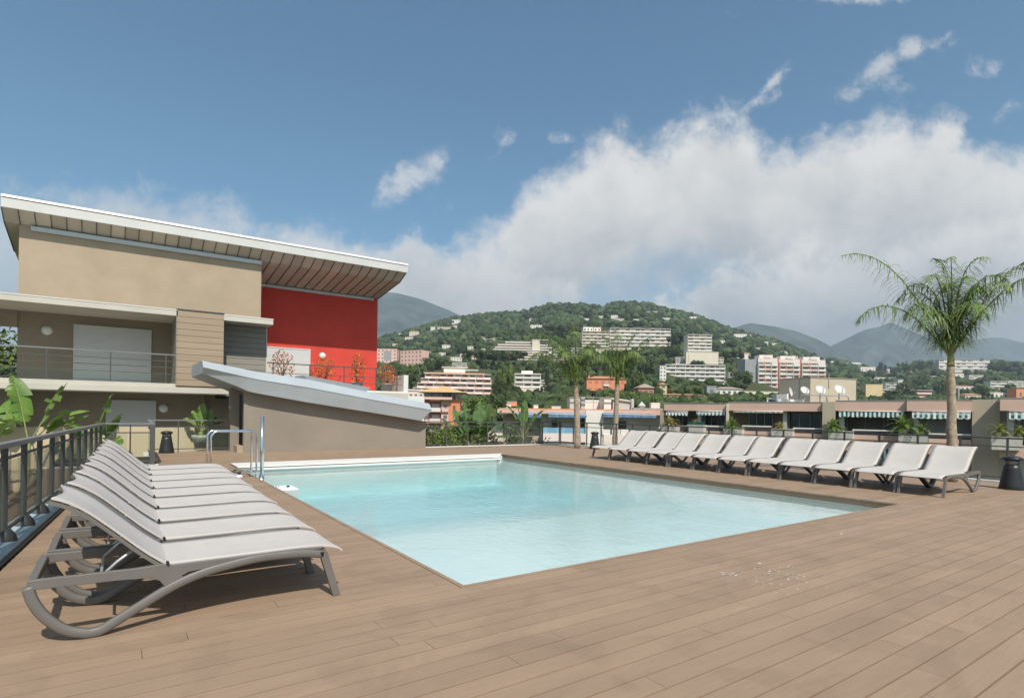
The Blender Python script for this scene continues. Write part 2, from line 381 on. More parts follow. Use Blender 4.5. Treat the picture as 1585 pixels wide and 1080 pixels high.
# rolling cover housing across the far end
t = thing("pool_cover_housing", "long white slab covering the roller pit along the far end of the pool", "pool cover", (6.5, 15.5, 0))
MB().prism_z([(2.36,15.04),(9.98,15.04),(10.745,16.09),(2.36,16.09)], -0.012, 0.022).build("lid", WHITEC, t, bevel=0.008)
MB().box(2.40, 9.97, 14.96, 15.10, -0.072, -0.032).build("front_beam", WHITEC, t)
MB().box(2.35, 9.9, 15.10, 15.56, -1.2, -0.032).build("pit_wall", LINER, t)

# white platform in the water at the left edge
t = thing("pool_platform", "small white platform at water level against the left pool edge", "platform", (2.7, 11.6, -0.1))
MB().box(2.38, 2.86, 11.3, 11.95, -0.24, -0.096).build("block", LINER, t, bevel=0.012)
MB().lathe([(0.035,0),(0.035,0.03),(0.0,0.035)], 2.55, 11.7, 12, -0.097).build("cap", ROD, t)
MB().lathe([(0.03,0),(0.03,0.03),(0.0,0.035)], 2.74, 11.65, 12, -0.097).build("cap", BLACKP, t)

# spatter of white paint on the boards
sp = MB(); rs = random.Random(11)
def blot(cx, cy, r):
    n = rs.randint(5, 9); a0 = rs.random()*6; e = rs.uniform(0.5, 1.0)
    sp.add([(cx + r*rs.uniform(0.5,1.1)*math.cos(a0+6.283*i/n), cy + r*e*rs.uniform(0.5,1.1)*math.sin(a0+6.283*i/n), 0.0016) for i in range(n)], [list(range(n))])
for i in range(70):
    a = rs.gauss(0,1); b = rs.gauss(0,1)
    blot(4.85 + 0.24*a + 0.10*b, 2.85 + 0.17*b - 0.16*a*0.4, abs(rs.gauss(0.005, 0.005)) + 0.0025)
for i in range(16): blot(4.62 + rs.gauss(0,.05), 3.10 + rs.gauss(0,.04), rs.uniform(.008,.018))
for p in ((5.3,2.95,.016),(5.38,2.98,.012),(7.35,3.42,.03),(7.4,3.45,.018),(5.0,2.7,.014)): blot(*p)
tag(sp.build("paint_spatter", SPOT), "scatter of small white paint spots on the brown deck boards", "paint spots", kind="stuff")

# ------------------------------------------------------------------ sun loungers
LW = 0.765
def arc(pts, n=5):                                         # smooth polyline through points (Catmull-Rom)
    P = [Vector((p[0], 0, p[1])) for p in pts]; out = []
    for i in range(len(P)-1):
        p0, p1, p2, p3 = P[max(i-1,0)], P[i], P[i+1], P[min(i+2,len(P)-1)]
        for k in range(n):
            t = k/n
            out.append(0.5*((2*p1)+(p2-p0)*t+(2*p0-5*p1+4*p2-p3)*t*t+(3*p1-p0-3*p2+p3)*t**3))
    out.append(P[-1]); return [(p.x, p.z) for p in out]
def sling(prof, y0, y1, th=0.012, sag=0.012, endbow=0.0):
    mb = MB(); ny = 10; n = len(prof); top = []
    for i, (x, z) in enumerate(prof):
        a = prof[max(i-1,0)]; b = prof[min(i+1,n-1)]
        tx, tz = b[0]-a[0], b[1]-a[1]; l = math.hypot(tx, tz); nx, nz = -tz/l, tx/l
        if nz < 0: nx, nz = -nx, -nz
        e = (i/(n-1))**6
        for j in range(ny+1):
            s = j/ny; q = 4*s*(1-s); dd = sag*q*math.sin(math.pi*min(1, max(0, i/(n-1))))
            ex = -endbow*e*q
            top.append(((x - nx*dd + tx/l*ex), y0 + (y1-y0)*s, z - nz*dd + tz/l*ex, nx, nz))
    m = ny+1
    vs = [(p[0],p[1],p[2]) for p in top] + [(p[0]-p[3]*th, p[1], p[2]-p[4]*th) for p in top]
    K = n*m; fs = []; 
    for i in range(n-1):
        for j in range(ny):
            q = (i*m+j, (i+1)*m+j, (i+1)*m+j+1, i*m+j+1)
            fs.append(q[::-1]); fs.append(tuple(K+k for k in q))
    mb.add(vs, fs, True); fs2 = []
    for i in range(n-1):
        fs2.append((i*m, (i+1)*m, K+(i+1)*m, K+i*m)); fs2.append(((i+1)*m+ny, i*m+ny, K+i*m+ny, K+(i+1)*m+ny))
    for j in range(ny):
        fs2.append((j+1, j, K+j, K+j+1)); fs2.append(((n-1)*m+j, (n-1)*m+j+1, K+(n-1)*m+j+1, K+(n-1)*m+j))
    for f in fs2: mb.f.append(list(f)); mb.sm.append(False)
    return mb
SEATP = arc([(-0.055,0.345),(-0.02,0.372),(0.08,0.398),(0.25,0.408),(0.6,0.405),(0.95,0.402),(1.128,0.402)], 4)
BACKP = arc([(1.098,0.396),(1.135,0.412),(1.25,0.505),(1.37,0.62),(1.47,0.715),(1.56,0.795),(1.64,0.848),(1.70,0.876),(1.735,0.888)], 4)
SKID = arc([(0.10,0.335),(0.25,0.360),(0.42,0.368),(0.58,0.365),(0.74,0.345),(0.92,0.312),(1.10,0.247),(1.28,0.148),(1.42,0.068),(1.468,0.041),(1.505,0.030),(1.56,0.033),(1.66,0.075),(1.755,0.170),(1.812,0.27),(1.838,0.365)], 4)
def make_lounger():
    t = thing("sun_lounger", "", "sun lounger", world=False)
    o = sling(SEATP, 0.03, LW-0.03, sag=0.014).build("seat_sling", FABRIC, t)
    o = sling(BACKP, 0.03, LW-0.03, sag=0.02, endbow=0.035).build("back_sling", FABRIC, t)
    for y in (0.0, LW-0.045):
        s0 = 1 if y == 0 else -1
        sk = MB(); path = [(x, y+0.0225, z) for x, z in SKID]
        pr = [(-0.0225,-0.02),(-0.014,-0.029),(0.014,-0.029),(0.0225,-0.02),(0.0225,0.02),(0.014,0.029),(-0.014,0.029),(-0.0225,0.02)]
        sk.sweep(path, pr, False, True, (0,1,0)) if False else sk.sweep(path, [(b, a) for a, b in pr], True, True, (0,1,0))
        sk.build("skid", FRAME, t)
        ur = MB()                                          # upper side rail with its gusset
        yo = y + 0.004; y1 = y + 0.038
        ur.prism_y([(1.84,0.405),(1.84,0.345),(1.70,0.343),(1.40,0.337),(1.22,0.325),(1.17,0.30),(1.12,0.225),(1.02,0.262),(1.04,0.315),(1.00,0.334),(0.80,0.352),(0.62,0.372),(0.40,0.385),(0.12,0.375),(0.10,0.392),(0.30,0.400),(0.70,0.396),(1.10,0.394),(1.16,0.408),(1.30,0.40)], yo, y1)
        o = ur.build("side_rail", FRAME, t, bevel=0.004)
        bf = MB()                                          # backrest stile under the sling edge
        bf.bar([(x+0.012, y+0.036 if s0 == 1 else y+0.009, z-0.03) for x, z in BACKP[::2]], 0.022, 0.026, (0,1,0)); bf.build("back_stile", FRAME, t)
        lg = MB()
        lg.add([(0.075,y,0.36),(0.135,y,0.36),(0.135,y+0.045,0.36),(0.075,y+0.045,0.36),(-0.035,y,0.0),(0.022,y,0.0),(0.022,y+0.045,0.0),(-0.035,y+0.045,0.0)],
               [(0,1,2,3),(7,6,5,4),(0,4,5,1),(1,5,6,2),(2,6,7,3),(3,7,4,0)])
        lg.build("leg", FRAME, t, bevel=0.004)
        kn = MB(); kn.tube([(1.125,y-0.001,0.41),(1.125,y+0.05,0.41)], 0.010, 8); kn.build("hinge_pin", BLACKP, t)
    cr = MB(); cr.box(1.80, 1.845, 0.038, LW-0.038, 0.335, 0.395); cr.build("rear_crossbar", FRAME, t, bevel=0.006)
    fc = MB(); fc.box(0.075, 0.125, 0.045, LW-0.045, 0.325, 0.37); fc.build("front_crossbar", FRAME, t, bevel=0.006)
    rd = MB(); a, b = 0.10, LW-0.10
    rd.tube([(1.28,a,0.53),(1.40,a,0.44),(1.475,a,0.365),(1.485,a+0.03,0.355),(1.485,b-0.03,0.355),(1.475,b,0.365),(1.40,b,0.44),(1.28,b,0.53)], 0.0095, 8)
    rd.build("support_rod", ROD, t)
    return t
lounger0 = make_lounger()
used = [False]
def place_lounger(u, v, rz, label, group):
    o = copy_tree(lounger0) if used[0] else lounger0
    used[0] = True
    o.location = (u, v, 0); o.rotation_euler = (0, 0, rz); o["label"] = label; o["group"] = group; o["category"] = "sun lounger"
LN = ["nearest sun lounger by the glass railing, its whole side frame in view"] + \
     ["%s sun lounger from the camera in the row by the glass railing" % w for w in ORDN[1:8]] + ["farthest sun lounger of the left row, the one beside the pool ladder"]
for i in range(9):
    place_lounger(1.40 + 0.018*i + (0.004 if i % 2 else 0), 4.38 + LW + 0.845*i, math.pi + (0.0,0.006,-0.004,0.009,-0.006,0.003,-0.008,0.005,0.0)[i], LN[i], "pale sling sun loungers in a row along the left railing")
RN = ["grey sun lounger at the right end of the row, under the big palm"] + \
     ["%s grey sun lounger from the right in the row across the pool" % w for w in ORDN[1:11]] + ["grey sun lounger at the left end of the row, beside the far black bollard"]
for i in range(12):
    place_lounger(12.305 + 0.012*i*(1 if i > 8 else 0.4) + (0,.02,-.015,.01,.03,-.01,0,.02,-.02,.015,0,.01)[i], 3.955 + 0.7925*i, (0.0,-0.008,0.006,0.012,-0.006,0.004,-0.012,0.008,0.0,-0.006,0.010,-0.004)[i], RN[i], "grey sling sun loungers in a row on the right side of the pool")
# ------------------------------------------------------------------ railings
def dome(cx, cy, z, r, h, n=16):
    return MB().lathe([(r, z), (r*0.98, z+0.012), (r*0.86, z+h*0.42), (r*0.6, z+h*0.75), (r*0.36, z+h)], cx, cy, n)
def glass_pane(p, q, z0, z1, th=0.012):
    p = Vector((p[0],p[1],0)); q = Vector((q[0],q[1],0)); n = (q-p).normalized().cross(Vector((0,0,1)))*th/2
    return MB().add([(*(a+s*n)[:2], z) for z in (z0, z1) for a, s in ((p,1),(q,1),(q,-1),(p,-1))],
                    [(3,2,1,0),(4,5,6,7),(0,1,5,4),(1,2,6,5),(2,3,7,6),(3,0,4,7)])
# heavy railing at the left
def lrail(v): return -0.955 + 0.0685*(v - 7.66)
K = thing("glass_railing", "dark steel railing with domed post feet and glass panels along the left of the deck", "railing", (-0.95, 7.6, 0))
vs_posts = [7.66 + 0.87*i for i in range(-3, 11)]
hv0, hv1 = 4.2, 16.75
hb = MB(); hb.bar([(lrail(hv0)-0.0, hv0, 1.045), (lrail(hv1), hv1, 1.005)], 0.085, 0.055); hb.build("handrail", HANDR, K, bevel=0.006)
mr_ = MB(); mr_.bar([(lrail(hv0), hv0, 0.905), (lrail(hv1), hv1, 0.87)], 0.03, 0.028); mr_.build("rail", RAILM, K)
mr_ = MB(); mr_.bar([(lrail(hv0), hv0, 0.165), (lrail(hv1), hv1, 0.16)], 0.03, 0.03); mr_.build("rail", RAILM, K)
for v in vs_posts:
    u = lrail(v)
    pm = MB().box(u-0.028, u+0.028, v-0.02, v+0.02, 0.10, 1.0).build("post", RAILM, K)
    dome(u+0.015, v, 0.062, 0.098, 0.125).build("post_foot", RAILM, pm)
for i in range(len(vs_posts)-1):
    a, b = vs_posts[i]+0.05, vs_posts[i+1]-0.05
    glass_pane((lrail(a)-0.004, a), (lrail(b)-0.004, b), 0.18, 0.86).build("glass_panel", RGLASS, K)
kb = MB()
kb.add([(lrail(v)+d, v, z) for v in (-3.0, 16.9) for d, z in ((-0.16,0.075),(0.12,0.06),(0.145,0.055),(0.145,-0.3),(-0.16,-0.3))],
       [(0,1,6,5),(1,2,7,6),(2,3,8,7),(3,4,9,8),(4,0,5,9),(4,3,2,1,0),(5,6,7,8,9)])
tag(kb.build("kerb", CURB, org=(-0.9,7,0)), "blue grey metal kerb under the left glass railing", "kerb")
kb2 = MB(); kb2.add([(lrail(v)+d, v, z) for v in (-3.0, 16.62) for d, z in ((0.148,0.03),(0.148,-0.2),(0.172,-0.2),(0.172,0.03))],
       [(0,3,7,4),(3,2,6,7),(2,1,5,6),(1,0,4,5),(0,1,2,3),(7,6,5,4)])
tag(kb2.build("kerb_strip", RAILM, org=(-0.8,7,0)), "dark strip between the boards and the blue grey kerb", "edge strip")

# light glass screen that turns round the corner behind the loungers
K2 = thing("glass_screen", "slim glass screen with thin grey handrail round the corner behind the loungers", "railing", (0.68, 16.6, 0))
path = [(-0.33,16.76,1.02),(0.70,16.6,1.02)]
MB().bar([path[0], path[1]], 0.07, 0.035).build("handrail", HANDR, K2)
MB().bar([(0.66,16.57,1.023),(0.735,20.95,1.02)], 0.10, 0.034).build("handrail", HANDR, K2)
MB().bar([(0.70,21.0,1.018),(3.22,20.95,1.018)], 0.07, 0.035).build("handrail", HANDR, K2)
for p, q in (((-0.30,16.75),(0.66,16.6)), ((0.70,16.66),(0.74,20.9)), ((0.76,20.98),(3.2,20.95))):
    MB().bar([(*p,0.80),(*q,0.80)], 0.03, 0.028).build("rail", RAILM, K2)
    MB().bar([(*p,0.10),(*q,0.10)], 0.03, 0.028).build("rail", RAILM, K2)
    n = 2 if p[0] < 0 else 4
    for i in range(n):
        a = [p[k] + (q[k]-p[k])*(i+0.04)/n for k in (0,1)]; b = [p[k] + (q[k]-p[k])*(i+0.96)/n for k in (0,1)]
        glass_pane(a, b, 0.12, 0.79).build("glass_panel", RGLASS, K2)
for x, y in ((0.22,16.68),(-0.27,16.74),(1.55,20.97),(2.4,20.96),(3.17,20.95)):
    MB().box(x-0.015, x+0.015, y-0.015, y+0.015, 0, 1.0).build("post", RAILM, K2)
MB().box(0.62,0.73,16.56,16.66,0,1.0).build("post", RAILM, K2, bevel=0.005)
b_ = MB(); b_.box(0.05, 0.80, 16.48, 16.80, 0.001, 0.012); b_.box(0.62,1.0,21.02,21.14,-0.1,0.014); b_.box(1.0,3.25,21.02,21.14,-0.1,0.014)
tag(b_.build("screen_sill", WHITEC, org=(0.5,16.6,0)), "thin white stone sill under the slim glass screen", "sill")

# slim railing round the far and right hand sides
K3 = thing("slim_railing", "slim dark metal railing along the far and right sides of the deck", "railing", (16.6, 19.9, 0))
def run(pts, n, top=1.0, name_post=True):
    p, q = Vector((*pts[0],0)), Vector((*pts[1],0))
    for z, w in ((top,0.045),(top-0.19,0.03),(0.11,0.032)):
        MB().bar([(p.x,p.y,z),(q.x,q.y,z)], w, 0.04 if z == top else 0.026).build("rail", RAILM, K3)
    for i in range(n+1):
        c = p + (q-p)*i/n
        MB().box(c.x-0.02, c.x+0.02, c.y-0.02, c.y+0.02, 0.02, top-0.02).build("post", RAILM, K3)
run([(9.80,20.15),(16.62,20.15)], 7, 1.005)
run([(16.66,20.1),(16.66,-2.9)], 26, 1.005)
wk = MB(); wk.box(9.78, 16.60, 20.03, 20.30, -0.2, 0.022); wk.box(16.56, 16.80, -7, 20.30, -0.2, 0.02)
tag(wk.build("stone_kerb", WHITEC, org=(13,20.1,0)), "pale stone kerb under the slim dark railing", "kerb")

# ------------------------------------------------------------------ bollards
def bollard(u, v, label):
    t = thing("bollard_light", label, "bollard", (u, v, 0), world=False, group="black bollards round the deck")
    MB().lathe([(0.215,0),(0.22,0.01),(0.20,0.10),(0.17,0.28),(0.145,0.42),(0.135,0.50),(0.12,0.505)], n=28).build("body", BLACKP, t)
    MB().lathe([(0.128,0.50),(0.128,0.605)], n=28).build("collar", CLEARP, t)
    c = MB()
    for k in range(6):
        a = k*math.pi/3; c.box(0.1*math.cos(a)-0.006, 0.1*math.cos(a)+0.006, 0.1*math.sin(a)-0.006, 0.1*math.sin(a)+0.006, 0.50, 0.605)
    c.lathe([(0.05,0.5),(0.075,0.60)], n=12); c.build("reflector", ZINCL, t)
    MB().lathe([(0.13,0.60),(0.165,0.605),(0.17,0.635),(0.15,0.665),(0.08,0.685),(0.0,0.69)], n=28).build("cap", BLACKP, t)
bollard(1.22, 20.72, "black bollard light by the glass screen in front of the beige house")
bollard(15.15, 3.72, "black bollard light at the right edge of the deck, largest in view")
bollard(15.75, 16.85, "black bollard light beside the two slender palms across the pool")

# ------------------------------------------------------------------ pool ladder with its hoist mast
t = thing("pool_ladder", "chrome pool ladder of two bent tubes at the far left corner of the pool", "pool ladder", (2.1, 13.6, 0))
for v in (13.55, 14.15):
    pth = [(1.60,v,0.0),(1.60,v,0.80)] + [(1.60+0.13*(1-math.cos(a)), v, 0.80+0.13*math.sin(a)) for a in [R(22),R(45),R(68),R(90)]] + \
          [(2.42,v,0.93)] + [(2.42+0.09*math.sin(a), v, 0.93-0.09*(1-math.cos(a))) for a in [R(30),R(60),R(90)]] + [(2.51,v,-0.85)]
    MB().tube(pth, 0.022, 10).build("handrail", CHROME, t)
for z in (-0.3,-0.55,-0.8): MB().bar([(2.51,13.55,z),(2.51,14.15,z)], 0.07, 0.02).build("tread", CHROME, t)
t = thing("hoist_mast", "tall chrome mast standing in a sleeve at the corner of the pool beside the ladder", "mast", (2.5, 12.95, 0))
MB().tube([(2.50,12.95,-0.25),(2.50,12.95,1.27)], 0.034, 12).build("mast", CHROME, t)
MB().tube([(2.545,13.03,0.0),(2.545,13.03,1.25)], 0.016, 10).build("rail", CHROME, t)
MB().tube([(2.50,12.95,-0.30),(2.50,12.95,0.0)], 0.055, 14).build("sleeve", CHROME, t)
for dv in (0.0, 0.42): MB().bar([(1.75,12.95+dv,0.075),(2.52,12.95+dv,0.075)], 0.045, 0.03).build("base_arm", CHROME, t)
MB().bar([(2.30,12.92,0.08),(2.30,13.42,0.08)], 0.04, 0.03).build("base_arm", CHROME, t)
for u, v in ((2.06,12.90),(2.06,13.40)):
    k = MB().lathe([(0.0,0.06),(0.03,0.065),(0.032,0.12),(0.0,0.125)], u, v, 12).build("knob", BLACKP, t)
    MB().lathe([(0.07,0.0),(0.068,0.02),(0.05,0.05),(0.0,0.062)], u, v, 16).build("foot_cap", LAMPW, t)
# ------------------------------------------------------------------ big house at the left
H = thing("beige_house", "large beige house with red end wall and sloping metal roof overhanging at the front", "house", (4, 26, 0))
BW = 26.86; LGW = 26.37; RW = 29.25
def roofz(v):                                              # underside of the roof
    return 8.30 - 0.50*(v - 26.2) if v < 26.86 else 7.97 - 0.137*(v - 26.86) - 0.06
zb = 7.92
# walls
w = MB()
w.box(-3.05, 5.06, BW, BW+0.3, 4.98, 8.0); w.box(4.76, 5.058, BW+0.302, RW, 4.7, 7.9); w.build("upper_wall", STUCCO, H)
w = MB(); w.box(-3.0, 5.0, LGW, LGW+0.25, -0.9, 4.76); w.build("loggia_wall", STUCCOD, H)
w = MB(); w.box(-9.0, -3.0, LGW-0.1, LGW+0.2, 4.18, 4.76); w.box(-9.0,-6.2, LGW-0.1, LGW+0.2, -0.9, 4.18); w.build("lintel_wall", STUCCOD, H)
w = MB(); w.box(4.98, 11.36, RW, RW+0.3, 2.2, 7.75); w.build("red_wall", REDM, H)
w = MB(); w.box(11.06, 11.356, RW+0.3, 40, 1.0, 6.6); w.box(-3.04, -2.8, BW+0.304, 40, 4.9, 6.0); w.build("side_wall", STUCCO, H)
# slabs
s_ = MB(); s_.prism_z([(-12,24.0),(4.99,24.0),(4.99,26.36),(-12,26.36)], 4.76, 4.975); s_.build("upper_slab", SLABM, H, bevel=0.01)
MB().box(-12, 4.995, 23.985, 24.03, 4.965, 4.995).build("slab_flashing", WHITEC, H)
s_ = MB(); s_.box(-12, 3.42, 24.0, 26.36, 1.95, 2.16); s_.box(-12, 3.42, 24.06, 26.36, 2.16, 2.29); s_.build("lower_slab", SLABM, H, bevel=0.01)
s_ = MB(); s_.box(-12, 5.0, 22.95, 26.36, -0.9, -0.45); s_.build("ground_slab", PAVEM, H)
# timber slat boxes on the balcony
def slats(mb, u0, u1, v, z0, z1, n, th=0.05, gap=0.012):
    p = (z1-z0)/n
    for i in range(n): mb.box(u0, u1, v, v+th, z0+i*p, z0+(i+1)*p-gap)
m_ = MB(); slats(m_, 1.70, 3.22, 23.985, 2.22, 5.0, 12)
m_.build("timber_screen", SLAT, H)
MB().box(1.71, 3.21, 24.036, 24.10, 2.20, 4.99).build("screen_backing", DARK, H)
m_ = MB(); p = (5.0-2.22)/12
for i in range(12): m_.box(1.66, 1.70, 24.0, 26.3, 2.22+i*p, 2.22+(i+1)*p-0.012)
m_.build("timber_screen", SLATG, H)  # side of the tan box takes the greyer slats to carry its shade
MB().box(1.655, 3.24, 23.97, 26.3, 5.0, 5.03).build("screen_cap", RAILM, H)
m_ = MB(); slats(m_, 3.24, 4.93, 25.05, 1.9, 4.75, 13); m_.build("grey_timber_screen", SLATG, H)
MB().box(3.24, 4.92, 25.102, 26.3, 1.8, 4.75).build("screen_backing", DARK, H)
MB().box(4.935, 4.975, 25.03, 26.3, 1.9, 4.75).build("corner_post", SLABM, H)
m_ = MB(); slats(m_, -6.6, -2.98, 25.6, -0.5, 1.92, 8); m_.build("timber_screen", SLATG, H)
# shutters, lamps, downpipe
def shutter(u0, u1, v, z0, z1, n=None):
    n = n or int((z1-z0)/0.09); sm = MB(); p = (z1-z0)/n
    for i in range(n): sm.box(u0, u1, v-0.012, v+0.03, z0+i*p, z0+(i+1)*p-0.004)
    o = sm.build("roller_shutter", SHUT, H)
    f = MB(); f.box(u0-0.05, u0, v-0.03, v+0.03, z0, z1+0.05); f.box(u1, u1+0.05, v-0.03, v+0.03, z0, z1+0.05); f.box(u0, u1, v-0.03, v+0.03, z1, z1+0.05)
    f.build("shutter_frame", SHUT, o)
shutter(-1.38, 0.94, LGW-0.03, 2.30, 4.38)
shutter(-0.38, 1.12, LGW-0.03, -0.45, 1.62)
shutter(5.0, 7.80, RW-0.02, 2.30, 4.38)
def wall_lamp(u, v, z, r=0.165):
    pts = []; n = 20
    mb = MB(); prof = [(r,0),(r*0.98,0.03),(r*0.8,0.07),(r*0.45,0.10),(0,0.11)]; vs = []; fs = []
    for q, d in prof:
        for j in range(n):
            a = 6.28318*j/n; vs.append((u+q*math.cos(a), v-d, z+q*math.sin(a)))
    for i in range(len(prof)-1):
        for j in range(n): fs.append((i*n+j, i*n+(j+1)%n, (i+1)*n+(j+1)%n, (i+1)*n+j))
    mb.add(vs, fs, True); mb.build("wall_lamp", LAMPW, H)
wall_lamp(-2.19, LGW-0.002, 4.13); wall_lamp(1.43, LGW-0.002, 1.38); wall_lamp(8.46, RW-0.002, 4.15)
MB().tube([(2.80,26.25,2.0),(2.80,26.25,1.85),(2.95,26.28,1.35),(2.95,26.28,-0.4)], 0.06, 10).build("downpipe", STUCCOG, H)
# balcony balustrade
bal = MB()
def rail_h(u0, u1, v, z, w=0.03): return MB().bar([(u0,v,z),(u1,v,z)], w, w)
B = H
for z, w_ in ((3.335,0.045),(3.10,0.026),(2.875,0.026),(2.645,0.022),(2.35,0.022)):
    rail_h(-9, 1.66, 24.12, z, w_).build("balcony_rail", RAILM if w_ < .04 else HANDR, H)
for u in (-6.4,-4.0,-2.0,-0.28,1.36):
    MB().box(u-0.02, u+0.02, 24.10, 24.14, 2.16, 3.32).build("balcony_post", RAILM, H)
for a, b in ((-6.35,-4.05),(-3.95,-2.05),(-1.95,-0.33),(-0.23,1.31),(1.40,1.64)):
    glass_pane((a,24.12),(b,24.12), 2.36, 2.64).build("balcony_glass", RGLASS, H)
# roof: panels of the soffit, fascia, gutter strips
def soffit_path(u): return [(26.22,8.285),(26.86,7.93),(RW+0.02,7.42),(40.0,5.9)]
rp = MB(); un = -3.45; i = 0
UL, UR0 = -3.45, 11.66
n_s = 34
for k in range(n_s):
    u0 = UL + (UR0-UL)*k/n_s; u1 = UL + (UR0-UL)*(k+1)/n_s - 0.018
    path = soffit_path(0)
    for (a, za), (b, zb_) in zip(path[:-1], path[1:]):
        def skew(u, v): return u - (0.28*(v-26.2)/3.05*(u-UL)/(UR0-UL) if v < 30 else 0.28*(u-UL)/(UR0-UL))
        rp.add([(skew(u0,a),a,za),(skew(u1,a),a,za),(skew(u1,b),b,zb_),(skew(u0,b),b,zb_),(skew(u0,a),a,za+0.03),(skew(u1,a),a,za+0.03),(skew(u1,b),b,zb_+0.03),(skew(u0,b),b,zb_+0.03)],
               [(0,3,2,1),(4,5,6,7),(0,1,5,4),(1,2,6,5),(2,3,7,6),(3,0,4,7)])
roof = rp.build("soffit", SOFFIT, H)
sm = MB()                                                   # standing seams under the soffit
for k in range(n_s+1):
    u = UL + (UR0-UL)*k/n_s - 0.009
    sm.bar([(u - 0.28*max(0,(v-26.2))/3.05*(u-UL)/(UR0-UL) if v < 30 else u-0.28*(u-UL)/(UR0-UL), v, z-0.012) for v, z in soffit_path(0)[:3]], 0.02, 0.05)
sm.build("seam", RAILM, roof)
fa = MB(); fa.add([(UL,26.16,8.27),(UR0+0.02,26.16,8.27),(UR0+0.02,26.10,8.575),(UL,26.10,8.575)] + [(UL,26.22,8.27),(UR0+0.02,26.22,8.27),(UR0+0.02,26.22,8.575),(UL,26.22,8.575)],
   [(0,1,2,3),(7,6,5,4),(0,4,5,1),(3,2,6,7),(0,3,7,4),(1,5,6,2)])
fa.build("fascia", ALUF, roof)
f2 = MB(); f2.add([(UL,26.08,8.612),(UR0+0.03,26.08,8.612),(UR0+0.03,26.12,8.70),(UL,26.12,8.70),(UL,26.5,8.612),(UR0+0.03,26.5,8.612),(UR0+0.03,26.5,8.76),(UL,26.5,8.76)],
   [(0,1,2,3),(7,6,5,4),(0,4,5,1),(3,2,6,7),(0,3,7,4),(1,5,6,2)])
f2.build("fascia_cap", ALUF, roof)
rt = MB(); rt.add([(UL,26.22,8.60),(UR0,26.22,8.60),(UR0-0.28,40,6.2),(UL,40,6.2),(UL,26.22,8.33),(UR0,26.22,8.33),(UR0-0.28,40,5.95),(UL,40,5.95)],
   [(0,1,2,3),(4,7,6,5),(0,3,7,4),(1,5,6,2),(3,2,6,7)])
rt.build("roof_sheet", ZINC, roof)
g_ = MB(); g_.box(-2.72, 5.05, BW-0.10, BW-0.002, 7.74, 7.90); g_.build("gutter_strip", ZINCL, H)
g_ = MB(); g_.box(5.02, 11.1, RW-0.09, RW-0.002, 7.27, 7.40); g_.build("gutter_strip", ZINCL, H)
# red end: terrace in front of it
tz = 2.30
tr = MB(); tr.box(5.0, 12.0, 26.6, 29.2, 1.9, tz); tr.build("terrace_slab", SLABM, H)
tr = MB(); tr.box(9.2, 12.02, 26.75, 26.95, 1.0, 2.37); tr.box(11.8, 12.05, 26.7, 29.2, 1.0, 3.22); tr.box(5.0, 13.1, 26.98, 27.2, 0.2, 2.18); tr.build("terrace_wall", WHITEC, H)
for z, w_ in ((3.46,0.045),(3.02,0.025),(2.72,0.025)):
    rail_h(5.0, 11.78, 26.85, z, w_).build("terrace_rail", RAILM, H)
for u in (5.6, 7.2, 8.8, 10.4, 11.5):
    MB().box(u-0.02, u+0.02, 26.83, 26.87, 2.3, 3.45).build("terrace_post", RAILM, H)
for u in (8.3, 9.5): MB().bar([(u,26.9,2.35),(u+0.35,26.9,3.0)], 0.03, 0.03).build("terrace_brace", RAILM, H)

# low beige wall of the patio, sunlit
pw = MB(); pw.box(-6.0, 4.0, 22.6, 22.78, -1.2, 0.76); 
tag(pw.build("patio_wall", PATIO, org=(0,22.6,0)), "low sunlit beige patio wall behind the slim glass screen", "wall")

# leafy bushes on the red terrace
def leaf_cloud(mb, n, c, rad, size, rnd, shape=None, up=0.25):
    for _ in range(n):
        while True:
            p = Vector((rnd.uniform(-1,1), rnd.uniform(-1,1), rnd.uniform(-1,1)))
            if p.length <= 1: break
        if shape: p = shape(p)
        q = Vector((c[0]+p.x*rad[0], c[1]+p.y*rad[1], c[2]+p.z*rad[2]))
        d = Vector((rnd.gauss(0,1), rnd.gauss(0,1), rnd.gauss(0,1)+up)).normalized(); e = d.orthogonal().normalized()
        e = Matrix.Rotation(rnd.random()*6.28, 3, d) @ e; s = size*rnd.uniform(0.6,1.35); b = d.cross(e)
        mb.add([q-e*s, q+b*s*0.42+d*s*0.1, q+e*s, q-b*s*0.42+d*s*0.1], [(0,1,2,3)])
def terrace_bush(u, v, z, h, w, label, m, rows=260, seed=0):
    rnd = random.Random(seed)
    t = thing("potted_bush", label, "potted bush", (u, v, z), group="rust leaved bushes in tubs on the red terrace")
    MB().lathe([(0.22,0),(0.28,0.42),(0.31,0.44),(0.31,0.5),(0.26,0.5),(0.24,0.44),(0.0,0.44)], u, v, 16, z).build("tub", GREYR, t)
    st = MB()
    for k in range(5):
        a = rnd.random()*6.28; st.tube([(u,v,z+0.4),(u+0.15*w*math.cos(a),v+0.15*w*math.sin(a),z+0.4+h*0.4),(u+0.4*w*math.cos(a+.4),v+0.4*w*math.sin(a+.4),z+0.4+h*0.85)], [0.025,0.016,0.006], 6)
    st.build("stem", TRUNKM, t)
    f = MB(); leaf_cloud(f, rows, (u,v,z+0.45+h*0.5), (w*0.5,w*0.45,h*0.55), 0.07, rnd)
    f.build("foliage", m, t)
terrace_bush(6.15, 27.6, tz, 1.35, 1.15, "rust and pink leaved bush in a tub before the white shutter on the red terrace", ORANGEL, 300, 1)
terrace_bush(8.05, 27.6, tz, 1.15, 1.35, "wide orange leaved bush in a tub under the round lamp on the red terrace", ORANGEL, 380, 2)
terrace_bush(9.75, 27.7, tz, 1.45, 0.85, "narrow upright orange leaved bush against the plain red wall", ORANGEL, 330, 3)
